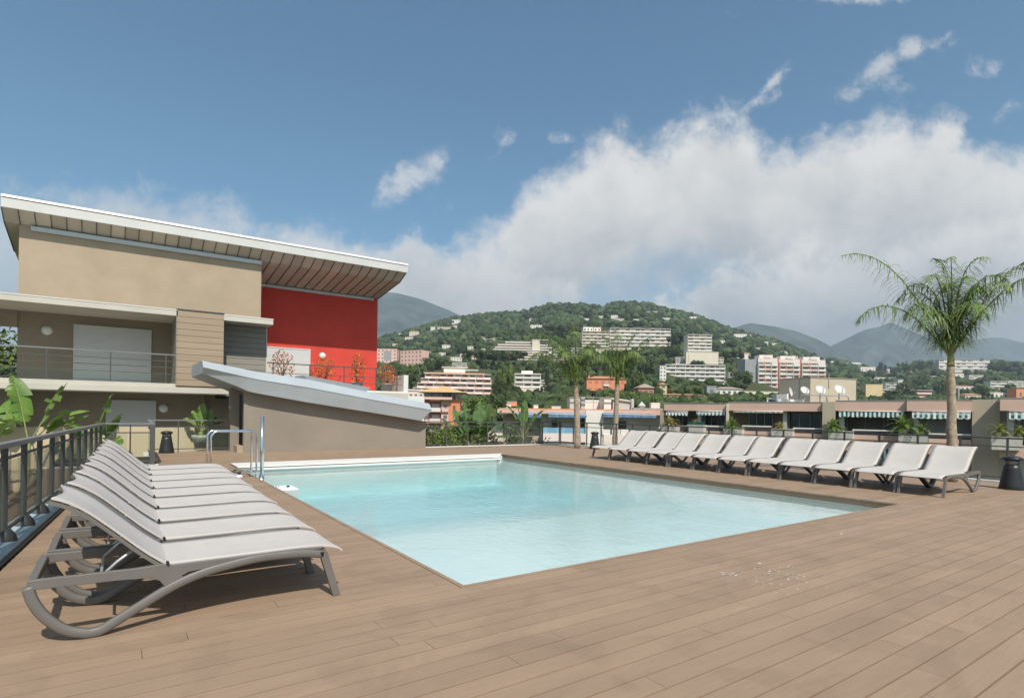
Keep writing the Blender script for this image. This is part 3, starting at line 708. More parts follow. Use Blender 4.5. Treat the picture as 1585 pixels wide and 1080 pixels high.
terrace_bush(11.35, 27.8, tz, 1.0, 1.2, "orange and green bush at the outer end of the red terrace", ORANGEL, 320, 4)

# ------------------------------------------------------------------ entrance shed with its zinc roof
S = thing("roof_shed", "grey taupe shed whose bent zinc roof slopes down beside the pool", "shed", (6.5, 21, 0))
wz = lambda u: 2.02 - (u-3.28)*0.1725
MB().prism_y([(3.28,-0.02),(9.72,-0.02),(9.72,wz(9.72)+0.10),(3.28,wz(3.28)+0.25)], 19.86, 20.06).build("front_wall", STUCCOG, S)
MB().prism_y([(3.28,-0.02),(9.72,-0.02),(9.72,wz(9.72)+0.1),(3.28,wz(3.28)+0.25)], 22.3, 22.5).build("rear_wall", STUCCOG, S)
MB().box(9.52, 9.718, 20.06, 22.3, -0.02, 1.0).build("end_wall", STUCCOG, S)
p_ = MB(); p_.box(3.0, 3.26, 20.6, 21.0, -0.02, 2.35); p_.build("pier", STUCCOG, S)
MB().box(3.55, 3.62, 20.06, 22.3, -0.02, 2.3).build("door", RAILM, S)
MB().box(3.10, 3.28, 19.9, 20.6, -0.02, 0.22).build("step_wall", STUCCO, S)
MB().box(2.985, 2.998, 20.68, 20.76, 1.42, 1.50).build("sign_plate", LAMPW, S); MB().box(2.985, 2.998, 20.84, 20.90, 1.28, 1.36).build("sign_plate", REDM, S)
# roof: cross sections (u, zbottom, zfold, ztop)
yF, yB = 19.32, 22.75
secs = [(2.05,2.48,2.66,2.86),(3.05,2.10,2.46,2.70),(3.34,1.97,2.40,2.645),(3.55,1.925,2.36,2.61),(5.2,1.655,2.15,2.43),(7.4,1.345,1.80,2.06),(9.35,1.055,1.47,1.71)]
rf = MB(); ring = []
for u, z0, z1, z2 in secs:
    ue = u + (0.36 if u > 9 else 0)
    ring.append([(u,yF+0.16,z0),(ue,yF,z1),(ue,yF+0.26,z2),(ue,yB-0.26,z2+0.02),(ue,yB,z1),(u,yB-0.16,z0)])
n = 6; vs = [p for r in ring for p in r]; fs = []
for i in range(len(secs)-1):
    for j in range(n):
        k = (j+1) % n; fs.append((i*n+j, (i+1)*n+j, (i+1)*n+k, i*n+k))
fs.append(tuple(range(n-1,-1,-1))); fs.append(tuple((len(secs)-1)*n+j for j in range(n)))
rf.add(vs, fs); roof_s = rf.build("roof", ZINC, S)
rr = MB()
for a, b in zip(secs[:-1], secs[1:]):
    ea = 0.36 if a[0] > 9 else 0; eb = 0.36 if b[0] > 9 else 0
    rr.bar([(a[0]+ea, yF-0.004, a[2]), (b[0]+eb, yF-0.004, b[2])], 0.014, 0.022)
rr.build("fold_seam", ZINCL, roof_s)
sk = MB(); sk.add([(5.45,20.6,2.44),(7.6,20.6,2.12),(7.6,21.8,2.14),(5.45,21.8,2.46),(5.3,20.5,2.62),(7.75,20.5,2.27),(7.75,21.9,2.29),(5.3,21.9,2.64)],
   [(3,2,1,0),(4,5,6,7),(0,1,5,4),(1,2,6,5),(2,3,7,6),(3,0,4,7)])
sk.build("roof_hatch", ZINCL, roof_s)
# ------------------------------------------------------------------ palms, bananas, cycads
def frond_mesh(base, az, el, length, droop, rnd, nl=56, ll=0.62, side=0.0, lw=0.0095, hang=1.25, ruffle=0.6):
    """one feather leaf: returns rachis builder and leaflet builder (world coordinates)"""
    d0 = Vector((math.cos(az)*math.cos(el), math.sin(az)*math.cos(el), math.sin(el)))
    pts = [Vector(base)]; d = d0.copy(); n = 16; st = length/n
    lat = Vector((-math.sin(az), math.cos(az), 0))
    for i in range(n):
        f = (i+1)/n
        d = (d + Vector((0,0,-1))*droop*(0.1+1.9*f*f)/n + lat*side/n).normalized()
        pts.append(pts[-1] + d*st)
    rc = MB(); rc.tube(pts, [0.020*(1-0.85*i/n)+0.003 for i in range(n+1)], 6)
    lf = MB()
    for i in range(nl):
        s = 0.10 + 0.90*(i+0.5)/nl; x = s*n; k = min(int(x), n-1); p = pts[k].lerp(pts[k+1], x-k)
        t = (pts[k+1]-pts[k]).normalized(); w = t.cross(Vector((0,0,1)))
        if w.length < 1e-3: w = lat.copy()
        w.normalize(); u = w.cross(t).normalized()
        L0 = ll*(0.45+0.55*math.sin(math.pi*min(1, 0.15+s*0.9)))*rnd.uniform(0.8,1.15)
        if s > 0.85: L0 *= 1-(s-0.85)*3.2
        for sg in (-1, 1):
            dirv = (w*sg*rnd.uniform(0.65,1.0) + t*rnd.uniform(0.25,0.7) + u*rnd.uniform(-ruffle,ruffle)).normalized()
            a = p; segs = 3; prev = None; q = Vector(p); dv = dirv.copy(); wd = lw*rnd.uniform(0.8,1.3)
            vs = []
            for j in range(segs+1):
                ww = wd*(1 - (j/segs)**1.6) + 0.0012
                nrm = dv.cross(Vector((0,0,1)))
                if nrm.length < 1e-3: nrm = t.copy()
                nrm = (nrm.normalized()*0.8 + u*0.4*sg).normalized()
                vs += [q - nrm*ww, q + nrm*ww]
                dv = (dv + Vector((0,0,-1))*hang*(0.5+0.8*j/segs)*0.6).normalized()
                q = q + dv*(L0/segs)
            lf.add(vs, [(2*j,2*j+1,2*j+3,2*j+2) for j in range(segs)])
    return rc, lf
def queen_palm(u, v, z0, ht, label, fronds, seed, r0=0.12, r1=0.085, lean=(0,0), spear=True, nl=70):
    rnd = random.Random(seed)
    t = thing("palm_tree", label, "palm tree", (u, v, z0), group="slender feather palms beside the deck")
    n = 14; path = []; rad = []
    for i in range(n+1):
        f = i/n; path.append((u+lean[0]*f*f+rnd.uniform(-.008,.008), v+lean[1]*f*f+rnd.uniform(-.008,.008), z0+(ht-z0)*f)); rad.append((r0+(r1-r0)*f)*(1+rnd.uniform(-.05,.05)))
    MB().tube(path, rad, 14).build("trunk", PALMT, t)
    top = Vector(path[-1]); cs = MB()
    cs.tube([top-Vector((0,0,0.1)), top+Vector((0,0,0.12)), top+Vector((0,0,0.36))], [r1*1.0, r1*0.9, 0.04], 10); cs.build("crownshaft", PALMR, t)
    for k, (az, el, ln, dr, sd) in enumerate(fronds):
        # azimuth given in the camera-right / forward plane so that shapes are easy to read; turned to world here
        a = R(az) - TH
        rc, lf = frond_mesh(top+Vector((0.03*math.cos(a),0.03*math.sin(a),0.10+0.03*(k%6))), a, R(el), ln, dr, rnd, nl=nl, side=sd)
        o = rc.build("frond", PALMR, t); lf.build("leaflets", PALML, o)
    if spear:
        sp_ = MB(); sp_.tube([top+Vector((0,0,.4)), top+Vector((0.02,0,1.3)), top+Vector((0.03,0,2.0))], [0.02,0.012,0.003], 6); sp_.build("spear_leaf", PALMR, t)
queen_palm(15.62, 4.90, 0.0, 2.72, "tall feather palm with a thick trunk behind the sun loungers at the right", [
    (181,62,3.7,2.0,0),(176,54,2.7,3.0,0),(2,62,3.6,2.0,0),(-10,60,3.1,2.2,0),(195,80,2.4,4.2,0.1),(190,70,2.0,4.6,0),(345,82,2.5,4.2,0),(250,82,2.3,4.4,0),(280,86,2.5,4.3,0),(310,80,2.2,4.4,0),
    (90,87,2.5,3.6,0),(60,82,2.3,4.2,0),(120,83,2.4,4.2,0),(230,86,2.5,4.0,0),(150,80,2.2,4.4,0),(20,78,2.4,4.0,0),(265,72,1.8,4.8,0),(205,66,1.8,4.8,0)], 5, 0.120, 0.076, (0.0,0.05), nl=66)
queen_palm(15.35, 17.45, 0.0, 2.55, "slender feather palm with one long frond drooping to the left, left of the far pair", [
    (184,68,3.2,3.0,0),(176,58,2.7,3.4,0),(165,82,2.3,3.6,0),(20,80,2.2,4.0,0),(100,86,2.5,3.0,0),(260,84,2.3,4.0,0),(300,78,2.0,4.4,0),(340,74,1.9,4.4,0),(200,80,2.0,4.4,0),(60,78,2.0,4.0,0),(230,74,1.8,4.4,0),(130,76,1.9,4.2,0)], 8, 0.135, 0.095, (-0.1,0.05), nl=96)
queen_palm(18.35, 18.32, -1.6, 2.75, "slender feather palm with an upright fan of fronds, right of the far pair", [
    (178,78,2.3,3.8,0),(8,64,2.6,1.2,0),(150,84,2.3,3.2,0),(30,74,2.5,1.6,0),(100,86,2.4,2.6,0),(260,82,2.3,3.6,0),(310,74,2.1,4.0,0),(200,72,2.0,4.4,0),(340,70,2.0,4.0,0),(60,76,2.1,3.6,0)], 13, 0.14, 0.10, (0.1,0), nl=96)

def banana_leaf(mb, base, az, el, length, width, droop, rnd, tear=0.6):
    width *= 1.25
    d = Vector((math.cos(az)*math.cos(el), math.sin(az)*math.cos(el), math.sin(el))); lat = Vector((-math.sin(az), math.cos(az), 0))
    n = 22; pts = [Vector(base)]
    for i in range(n):
        d = (d + Vector((0,0,-1))*droop*((i+1)/n)**1.5/n*2).normalized(); pts.append(pts[-1]+d*length/n)
    for sg in (-1,1):
        row = []; i0 = 7
        for i in range(i0, n+1):
            f = (i-i0)/(n-i0); w = width*0.5*(math.sin(math.pi*min(1,(0.04+0.96*f))**0.8))**0.6 if f < 1 else 0.0
            t = (pts[min(i+1,n)]-pts[max(i-1,0)]).normalized(); l = lat; u = l.cross(t)
            if u.z < 0: u = -u
            row.append((pts[i], l*sg, u, max(w, 0.004)))
        k = 0
        while k < len(row)-1:
            m = min(rnd.choice([1,1,2,2,3,4]), len(row)-1-k); tilt = rnd.uniform(-0.35,0.8); gapf = rnd.uniform(0, tear)
            vs = []; 
            for j in range(k, k+m+1):
                p, l, u, w = row[j]; q = 1 - (gapf if j == k+m and rnd.random() < 0.7 else 0)*0.5
                for s in (0, 0.35, 0.7, 1.0): vs.append(p + l*w*s*q + u*(0.28*w*s - tilt*w*s*s))
            fs = []
            for j in range(m):
                for s in range(3): a = j*4+s; fs.append((a, a+1, a+5, a+4))
            mb.add(vs, fs, True); k += m
    return pts
def banana_plant(u, v, z, label, leaves, seed, group, stems=((0,0,1.0),), m=None):
    rnd = random.Random(seed); t = thing("banana_plant", label, "banana plant", (u, v, z), group=group)
    for du, dv, h in stems:
        MB().tube([(u+du,v+dv,z),(u+du*1.1,v+dv*1.1,z+h*0.6),(u+du*1.2,v+dv*1.2,z+h)], [0.10,0.085,0.05], 10).build("stem", BSTEM, t)
    for (az, el, ln, wd, dr, si) in leaves:
        s = stems[si % len(stems)]; a = R(az) - TH
        lf = MB(); pts = banana_leaf(lf, (u+s[0]*1.2, v+s[1]*1.2, z+s[2]*0.95), a, R(el), ln, wd, dr, rnd)
        o = lf.build("leaf", m or BANANA, t)
        mr = MB(); mr.tube(pts, [0.022*(1-i/len(pts))+0.004 for i in range(len(pts))], 6); mr.build("midrib", PALMR, o)
GB = "broad leaved banana plants in the beds round the deck"
banana_plant(-2.55, 21.7, -1.25, "banana plant with torn leaves behind the left railing, largest of the two there",
    [(50,66,2.1,0.50,0.2,1),(8,48,2.0,0.46,1.3,1),(150,60,2.0,0.55,0.9,0),(172,50,2.0,0.55,1.1,0),(110,60,2.0,0.5,0.9,0),(-30,50,1.7,0.5,1.5,0),(200,42,1.8,0.5,1.3,0),(25,38,1.7,0.42,0.5,1),(160,72,2.2,0.5,0.6,1),(185,66,2.2,0.55,0.9,0)], 3, GB, ((-0.3,0,1.5),(0.3,0.1,1.6)))
banana_plant(-0.78, 21.7, -1.25, "banana plant with a single upright leaf near the corner of the left railing",
    [(48,72,1.9,0.62,0.15,0),(20,58,1.5,0.45,0.6,0),(150,50,1.5,0.5,1.4,0),(-10,30,1.3,0.45,1.3,0)], 6, GB, ((0,0,1.35),))
banana_plant(2.28, 21.85, 0.45, "small strelitzia with upright leaves in a pot against the patio wall",
    [(110,80,1.0,0.24,0.1,0),(60,66,0.9,0.24,0.3,0),(150,60,0.9,0.22,0.7,0),(170,45,0.85,0.2,1.0,0),(20,50,0.85,0.22,0.7,0),(0,35,0.9,0.2,0.8,0),(250,60,0.7,0.22,0.8,0)], 9, "potted strelitzia", ((0,0,0.16),))
t = thing("plant_pot", "pale green glazed pot holding the strelitzia by the patio wall", "pot", (2.28,21.85,0), world=True)
MB().lathe([(0.17,0),(0.26,0.38),(0.29,0.42),(0.28,0.50),(0.25,0.50),(0.24,0.44),(0,0.44)], 2.28, 21.85, 20).build("body", mat("glazed_pot", (0.36,0.38,0.30), 0.4, 0.1, 5), t)
MB().lathe([(0.19,0.0),(0.20,0.03),(0.0,0.03)], 2.28, 21.85, 20, -0.002).build("saucer", POTM, t)
# strelitzia clump beyond the far railing
def on_bed(x, y, v=23.5): return on_v(x, y, v)
banana_plant(13.45, 22.15, -1.0, "big clump of banana leaves rising behind the far railing left of the blue awnings",
    [(95,80,2.0,0.55,0.3,0),(60,72,2.0,0.5,0.6,0),(20,62,1.9,0.5,0.8,0),(150,66,1.9,0.5,0.7,1),(170,52,1.9,0.5,1.0,1),(130,78,2.1,0.5,0.4,1),(185,35,1.8,0.45,1.1,1),(5,42,1.9,0.5,1.1,0),(240,60,1.6,0.45,1.2,0),(300,58,1.6,0.5,1.2,0),(-15,30,1.6,0.45,1.3,0),(210,50,1.5,0.45,1.3,1),(110,60,1.7,0.45,0.9,0),(45,50,1.7,0.42,1.2,0),(330,40,1.4,0.42,1.2,1)], 12, GB, ((0.1,0,1.0),(-0.3,0.1,0.9)), STRELI)
banana_plant(15.75, 21.75, -1.0, "thin banana plant with arching leaves behind the far railing near the blue band balcony",
    [(80,82,1.9,0.32,0.5,0),(170,70,1.9,0.36,1.5,0),(10,66,1.9,0.36,1.6,0),(150,80,1.6,0.3,1.0,0),(-20,45,1.4,0.3,1.6,0),(200,40,1.5,0.3,1.4,0)], 14, GB, ((0,0,1.25),), STRELI)
def bush(u, v, z, rad, label, m, n, size, seed, name="shrub", group=None, cat="shrub"):
    rnd = random.Random(seed); t = thing(name, label, cat, (u, v, z), group=group)
    st = MB()
    for k in range(5):
        a = rnd.random()*6.28; st.tube([(u,v,z),(u+rad[0]*.3*math.cos(a),v+rad[1]*.3*math.sin(a),z+rad[2]*0.8),(u+rad[0]*.6*math.cos(a),v+rad[1]*.6*math.sin(a),z+rad[2]*1.5)], [0.03,0.02,0.008], 5)
    st.build("stem", TRUNKM, t)
    f = MB()
    for k in range(9):
        c = (u+rnd.uniform(-.55,.55)*rad[0], v+rnd.uniform(-.5,.5)*rad[1], z+rad[2]*(1+rnd.uniform(-.45,.45)))
        leaf_cloud(f, n//9, c, (rad[0]*.55,rad[1]*.55,rad[2]*.6), size, rnd)
    f.build("foliage", m, t)
GS = "green shrubs in the bed behind the far railing"
bush(10.35, 21.6, -0.9, (0.8,0.7,0.95), "reedy olive shrub behind the far railing next to the shed", mat("olive_shrub",(0.12,0.135,0.05),0.6,0.2,3,island=0.4,hue=0.02,trans=0.15), 1500, 0.075, 21, group=GS)
bush(11.55, 21.7, -0.9, (0.62,0.6,0.95), "bright green shrub behind the far railing between the reeds and the banana clump", TREEC, 1300, 0.06, 22, group=GS)
bush(13.75, 21.2, -0.9, (0.55,0.5,0.75), "dark brown green shrub at the foot of the banana clump", mat("brown_shrub",(0.09,0.075,0.035),0.6,0.2,3,island=0.4,hue=0.02,trans=0.12), 900, 0.055, 23, group=GS)
bush(14.7, 21.3, -0.9, (0.42,0.5,0.8), "dark leaved shrub beneath the thin banana plant", SHRUBM, 800, 0.05, 24, group=GS)
bush(16.35, 21.2, -0.9, (0.6,0.5,0.62), "twiggy low shrub behind the far railing near the left slender palm", SHRUBM, 700, 0.05, 25, group=GS)
# leafy tree seen through the loggia gap at the left, and beds
bush(-5.4, 33, 0.4, (2.5,1.6,2.5), "green and yellow tree seen through the open loggia at the left edge", TREEC, 2600, 0.16, 31, name="garden_tree", cat="tree")
for i, (u, v, s) in enumerate(((-1.0,21.6,0.5),(-1.7,21.3,0.45),(-3.4,21.5,0.6))):
    bush(u, v, -1.2, (s,s,s*1.0), ["low leafy shrub behind the glass of the left railing, nearest the corner","low leafy shrub between the two banana plants behind the left railing","low leafy shrub under the larger banana plant behind the left railing"][i], SHRUBM, 800, 0.06, 40+i, group="low shrubs in the bed beyond the left railing")
# lower terrace on the left with pale paving strips
lt = MB(); lt.box(-14, -1.2, -4, 21.5, -1.42, -1.3); struct(lt.build("lower_terrace", PAVEM))
ls = MB()
for k in range(11): ls.box(-9, -1.25, 3.2+1.55*k, 3.2+1.55*k+0.16, -1.3, -1.262)
struct(ls.build("terrace_strips", WHITEC))
gb = MB(); gb.box(-9, -0.4, 21.5, 22.58, -1.5, -1.22); struct(gb.build("planting_bed", mat("bed_soil",(0.20,0.13,0.09),0.95,0.25,4)))
gb = MB(); gb.box(9.8, 17.5, 20.5, 24.5, -1.3, -0.9); gb.box(16.9, 22, 8, 24.5, -1.9, -1.5); struct(gb.build("garden_bed", mat("garden_soil",(0.16,0.12,0.075),0.95,0.3,2)))

def cycad(c, sc, label, m, seed, n=22, trunk=0.25, group="spiky cycads in the terrace planters", el0=15, el1=85):
    rnd = random.Random(seed); t = thing("cycad", label, "cycad", c, group=group)
    c = Vector(c)
    if trunk: MB().lathe([(0.12*sc,0),(0.14*sc,trunk*sc*.6),(0.09*sc,trunk*sc)], c.x, c.y, 10, c.z).build("trunk", PALMT, t)
    f = MB()
    for k in range(n):
        az = k*2.399; el = R(el0+(el1-el0)*((k+0.5)/n)); ln = sc*rnd.uniform(0.85,1.1)
        d = Vector((math.cos(az)*math.cos(el), math.sin(az)*math.cos(el), math.sin(el))); p = c+Vector((0,0,trunk*sc)); ns = 9
        for i in range(ns):
            d = (d+Vector((0,0,-0.10-0.03*i))).normalized(); q = p+d*ln/ns
            w = d.cross(Vector((0,0,1))).normalized()*0.13*sc*math.sin(math.pi*(0.1+0.88*(i+0.5)/ns)); dn = Vector((0,0,-0.05*sc))
            for sg in (-1,1):
                for h in (0.0,0.5):
                    a = p.lerp(q,h); b = p.lerp(q,h+0.3); f.add([a, b, b+w*sg+d*0.10*sc+dn*0.3, a+w*sg+d*0.09*sc+dn*0.3],[(0,1,2,3)])
            p = q
    f.build("foliage", m, t)
# ------------------------------------------------------------------ pink apartment house across the street (camera-facing blocks)
def cam_local(Y): return at_depth(792.5, YH, Y)
def cthing(name, label, cat, x, y, Y, yaw=0.0, group=None):
    """a thing whose local x runs to the right of the view, y away from it, z up; origin at pixel (x, y), Y metres off"""
    return thing(name, label, cat, at_depth(x, y, Y), -TH + yaw, group, world=False)
class Px:
    """pixel extents to local metres of a thing placed at (x0,y0,Y)"""
    def __init__(s, x0, y0, Y): s.x0, s.y0, s.Y = x0, y0, Y; s.o = cam_dir(x0, y0)
    def x(s, x, y=None, Y=None):
        return cam_dir(x, s.y0 if y is None else y)[0]*(Y or s.Y) - s.o[0]*s.Y
    def z(s, x, y, Y=None): return cam_dir(x, y)[1]*(Y or s.Y) - s.o[1]*s.Y
class Fac:
    """a facade plane: local x along it, local y into the house; pixel columns and rows turned into metres on it"""
    def __init__(s, x0, y0, Y, yaw):
        s.t0, s.u0 = cam_dir(x0, y0); s.X0, s.Y0, s.yaw = s.t0*Y, Y, yaw; s.c, s.s = math.cos(yaw), math.sin(yaw)
    def x(s, x, y=630, d=0.0):
        t = cam_dir(x, y)[0]; X0, Y0 = s.X0 - s.s*d, s.Y0 + s.c*d
        return (t*Y0 - X0)/(s.c - t*s.s)
    def Y(s, x, y=630, d=0.0): return s.Y0 + s.c*d + s.s*s.x(x, y, d)
    def z(s, x, y, d=0.0): return cam_dir(x, y)[1]*s.Y(x, y, d) - s.u0*s.Y0
FY = R(-36)
A = cthing("pink_apartment_house", "long pink apartment house with planted terraces and striped awnings just beyond the right railing", "apartment house", 1290, 621, 43.5, FY)
PA = Fac(1290, 621, 43.5, FY)
segs = [  # x range, step of the front, parapet top y, parapet bottom y, opening bottom y
    (1028, 1124, 0.5, 624.6, 635.5, 661), (1127.5, 1273, 0.2, 622.8, 636.0, 664), (1293, 1404, 0.0, 620.5, 636.0, 673), (1403.6, 1505, -0.35, 619.3, 636.3, 676), (1548, 1700, -1.6, 616.3, 636.0, 684)]
def abox(name, m, x0, x1, yt, yb, d0, d1, **k):
    xm = (x0+x1)/2
    return MB().box(PA.x(x0, 630, d0), PA.x(x1, 630, d0), d0, d1, PA.z(xm,yb,d0), PA.z(xm,yt,d0)).build(name, m, A, **k)
SEGD = {}
for i, (x0, x1, d, yt, yb, yo) in enumerate(segs):
    xm = (x0+x1)/2; a, b = PA.x(x0, 630, d), PA.x(x1, 630, d); zt, zb_, zo = PA.z(xm,yt,d), PA.z(xm,yb,d), PA.z(xm,yo,d)
    st = 3.0
    for k in range(4):
        o = -st*k
        MB().box(a, b, d, d+0.3, zb_+o, zt+o).build("parapet", PINK, A)
        MB().box(a, b, d+0.301, d+9, zt+o-0.22, zt+o-0.05).build("roof_slab" if k == 0 else "floor_slab", GREYL, A)
        MB().box(a+0.01, b-0.01, d+2.6, d+2.8, zt+o-3.2, zb_+o+0.3).build("terrace_wall", GREYL if i >= 2 else STUCCO, A)
    MB().box(a-0.02, b+0.02, d-0.03, d+0.32, zt+0.002, zt+0.05).build("coping", GREYR, A)
    MB().box(a+0.1, b-0.1, d+9, d+9.2, -16, zt-0.25).build("rear_wall", PINK, A)
# return walls and piers
for x0, x1, yt, yb, d0, d1, m in ((1124,1127.5,624.2,760,0.15,9,CREAM),(1273,1293,621.8,760,-0.05,9,PENT),(1505,1548,618.3,780,0.0,9,PENT),(1022,1028,634,760,0.6,9,PENT)):
    abox("pier", m, x0, x1, yt, yb, d0, d1)
for x0, x1, d in ((1080,1085,0.9),(1212,1218,0.6),(1299,1307,0.4),(1415,1422,0.1),(1560,1570,-1.2)):
    abox("pier", GREYL, x0, x1, 633, 690, d, d+0.4)
# windows
for x0, x1, yt, yb, m, d in ((1040,1066,642,660,DGLASS,2.2),(1092,1122,640,662,GGLASS,2.2),(1160,1196,639,664,GGLASS,1.7),(1222,1271,639,666,GGLASS,1.7),(1312,1398,644,674,SHADEI,2.0),(1428,1503,644,672,GREYR,1.5),(1578,1660,640,690,DGLASS,0.4)):
    o = abox("window", m, x0, x1, yt, yb, d, d+0.08)
    f = MB(); n = 3; xa, xb = PA.x(x0,630,d), PA.x(x1,630,d)
    for q in range(n+1): c = xa+(xb-xa)*q/n; f.box(c-0.03, c+0.03, d-0.06, d-0.01, PA.z(x0,yb,d), PA.z(x0,yt,d))
    f.build("window_frame", GREYR, o)
# pale glazed balustrades between planters
for x0, x1, y0, d in ((1048,1064,658.5,0.5),(1090,1121,658.5,0.5),(1149,1194,658.5,0.2),(1228,1273,662,0.2),(1320,1393,665,0.0),(1438,1504,671,-0.3)):
    abox("balustrade_rail", OFFW, x0, x1, y0, y0+2.0, d+0.1, d+0.2)
    abox("balustrade_glass", DGLASS, x0, x1, y0+2.2, y0+8.5, d+0.12, d+0.17)
    abox("balcony_front", PINK, x0, x1, y0+8.7, y0+18, d-0.02, d+0.3)

# awnings: sloping cloth with a hanging valance
def awning(x0, x1, yt, yb, Y, m, label, out=0.7):
    xm = (x0+x1)/2
    if m is AWNB:
        t = cthing("awning", label, "awning", xm, yt, Y, group="blue awnings of the low flat roofed house"); q = Px(xm, yt, Y)
    else:                                                   # Y is here the step of the front
        Yr = PA.Y(xm, yt, Y); t = cthing("awning", label, "awning", xm, yt, Yr, FY, group="awnings along the pink apartment house"); q = Fac(xm, yt, Yr, FY)
    a, b = q.x(x0), q.x(x1); h = -q.z(xm, yb)
    n = max(8, int((b-a)/0.35)); mb = MB(); n2 = n*4
    mb.add([(a,0.75,0.16),(b,0.75,0.16),(b,0.02,0),(a,0.02,0),(a,0.75,0.13),(b,0.75,0.13),(b,0.02,-0.03),(a,0.02,-0.03)],[(3,2,1,0),(4,5,6,7),(0,1,5,4),(1,2,6,5),(2,3,7,6),(3,0,4,7)])
    mb.build("cloth", m, t)
    va = MB(); vs = []; fs = []
    for i in range(n2+1):
        x = a+(b-a)*i/n2; s = abs(math.sin(math.pi*i/4)); yy = 0.015*math.sin(i*1.3)
        vs += [(x, yy, 0.01), (x, yy-0.01, -h*(0.82+0.18*s)), (x, yy+0.02, 0.01), (x, yy+0.01, -h*(0.82+0.18*s))]
    for i in range(n2):
        k = 4*i; fs += [(k,k+1,k+5,k+4),(k+2,k+6,k+7,k+3),(k+1,k+3,k+7,k+5),(k,k+4,k+6,k+2)]
    va.add(vs, fs); va.build("valance", m, t)
    MB().tube([(a,-0.005,0.02),(b,-0.005,0.02)], 0.035, 8).build("front_bar", OFFW, t)
awning(1031, 1065, 637.2, 643.2, 0.42, AWNC, "white and green striped awning at the far left of the pink apartment house")
awning(1078, 1122, 636.6, 643.0, 0.42, AWNC, "checked green and white awning left of the pale pier of the pink apartment house")
awning(1135, 1212, 636.6, 638.6, 0.12, AWNP, "plain cream rolled awning over the dark green windows of the pink apartment house")
awning(1298, 1400, 636.9, 646.0, -0.08, AWNG, "long dark green and white striped awning left of the big palm")
awning(1412, 1503, 637.2, 648.5, -0.43, AWNC, "scalloped green and white checked awning behind the big palm trunk")
awning(1562, 1650, 637.5, 650.5, -1.68, AWNC, "green and white checked awning at the right edge of the photo")
for x0, x1, yt, yb, Y, lb in ((1362,1395,694,712,-0.1,"second from right"),(1440,1480,704,724,-0.45,"rightmost")):
    awning(x0, x1, yt, yb, Y, AWNG, "lower storey green striped awning glimpsed between lounger backs, %s there" % ("left one" if x0 < 1400 else "right one"))
awning(1232, 1272, 689, 700, 0.1, AWNC, "lower storey checked awning glimpsed under the railing near the beige pier")
# planters with plants
def planter(x0, x1, yt, yb, Y, label):
    Yr = PA.Y((x0+x1)/2, yb, Y); t = cthing("concrete_planter", label, "planter", (x0+x1)/2, yb, Yr, FY, group="concrete planters on the terraces of the pink apartment house")
    q = Fac((x0+x1)/2, yb, Yr, FY); a, b = q.x(x0), q.x(x1); h = q.z((x0+x1)/2, yt)
    MB().add([(a+0.03,0,0),(b-0.03,0,0),(b-0.03,0.8,0),(a+0.03,0.8,0),(a,-0.06,h),(b,-0.06,h),(b,0.85,h),(a,0.85,h)],[(3,2,1,0),(0,1,5,4),(1,2,6,5),(2,3,7,6),(3,0,4,7)]).build("box", CONC, t)
    r_ = MB()
    for aa in ((a,b,-0.065,0.03),(a,b,0.75,0.855),(a,a+0.1,0.03,0.75),(b-0.1,b,0.03,0.75)): r_.box(aa[0],aa[1],aa[2],aa[3],h-0.07,h+0.02)
    r_.build("rim", CONC, t)
    MB().box(a+0.1, b-0.1, 0.03, 0.75, h-0.12, h-0.08).build("soil", TRUNKM, t)
PL = [(1024,1048,659.5,671,-0.2,"concrete planter with dry grasses at the far left of the pink house"),(1064,1089.5,658,670.5,-0.2,"concrete planter with a green trough beside the pale pier"),(1120,1149,662,674,-0.5,"concrete planter under the round green cycad"),
      (1194,1227.5,664,676.5,-0.5,"concrete planter with dry yellow plants before the glazed terrace"),(1282,1321,667.5,681.5,-0.75,"concrete planter under the cycad by the beige pier"),(1391,1437.5,673,686.5,-1.1,"concrete planter under the two spreading cycads"),(1535,1584,676.5,696.5,-2.4,"wide concrete planter jutting out at the right edge")]
for p in PL: planter(*p)
def cyc(x, y, Y, px, label, m=CYCAD, seed=0, **k):
    Y = PA.Y(x, y, Y); p = at_depth(x, y, Y); cycad((p.x,p.y,p.z), 1.22*px/F_*Y, label, m, seed, **k)
cyc(1133, 662.5, -0.1, 15, "round dense green cycad left of the dark terrace windows", seed=1, n=40, trunk=0.15, el0=-20, el1=88)
cyc(1290, 667.5, -0.35, 18, "green cycad in the planter by the beige pier", seed=2, n=30, trunk=0.2, el0=0)
cyc(1400, 673, -0.7, 25, "largest spreading cycad left of the big palm trunk", seed=3, n=26, trunk=0.3, el0=10)
cyc(1428, 673, -0.7, 14, "small cycad between the spreading one and the big palm trunk", seed=4, n=20, trunk=0.35, el0=5)
cyc(1548, 676.5, -2.0, 17, "yellow green cycad in the wide planter at the right edge", mat("cycad_pale",(0.24,0.26,0.06),0.5,0.2,3,island=0.3,hue=0.02,trans=0.2), seed=5, n=24, trunk=0.4, el0=0)
cyc(1578, 677, -2.0, 14, "yellow green cycad cut by the right edge of the photo", MATS["cycad_pale"], seed=6, n=24, trunk=0.4, el0=0)
cyc(1208, 664.5, -0.1, 12, "dry yellow agave like plant in the planter before the glazed terrace", CYCADY, seed=7, n=40, trunk=0.05, el0=20, group="dry plants in the terrace planters")
cyc(1038, 660, 0.2, 15, "dry grass tuft in the far left planter of the pink house", CYCADY, seed=8, n=34, trunk=0.05, el0=25, group="dry plants in the terrace planters")
cyc(1076, 657, 0.2, 8, "small pale plant over the green trough planter", CYCADY, seed=9, n=30, trunk=0.05, el0=30, group="dry plants in the terrace planters")
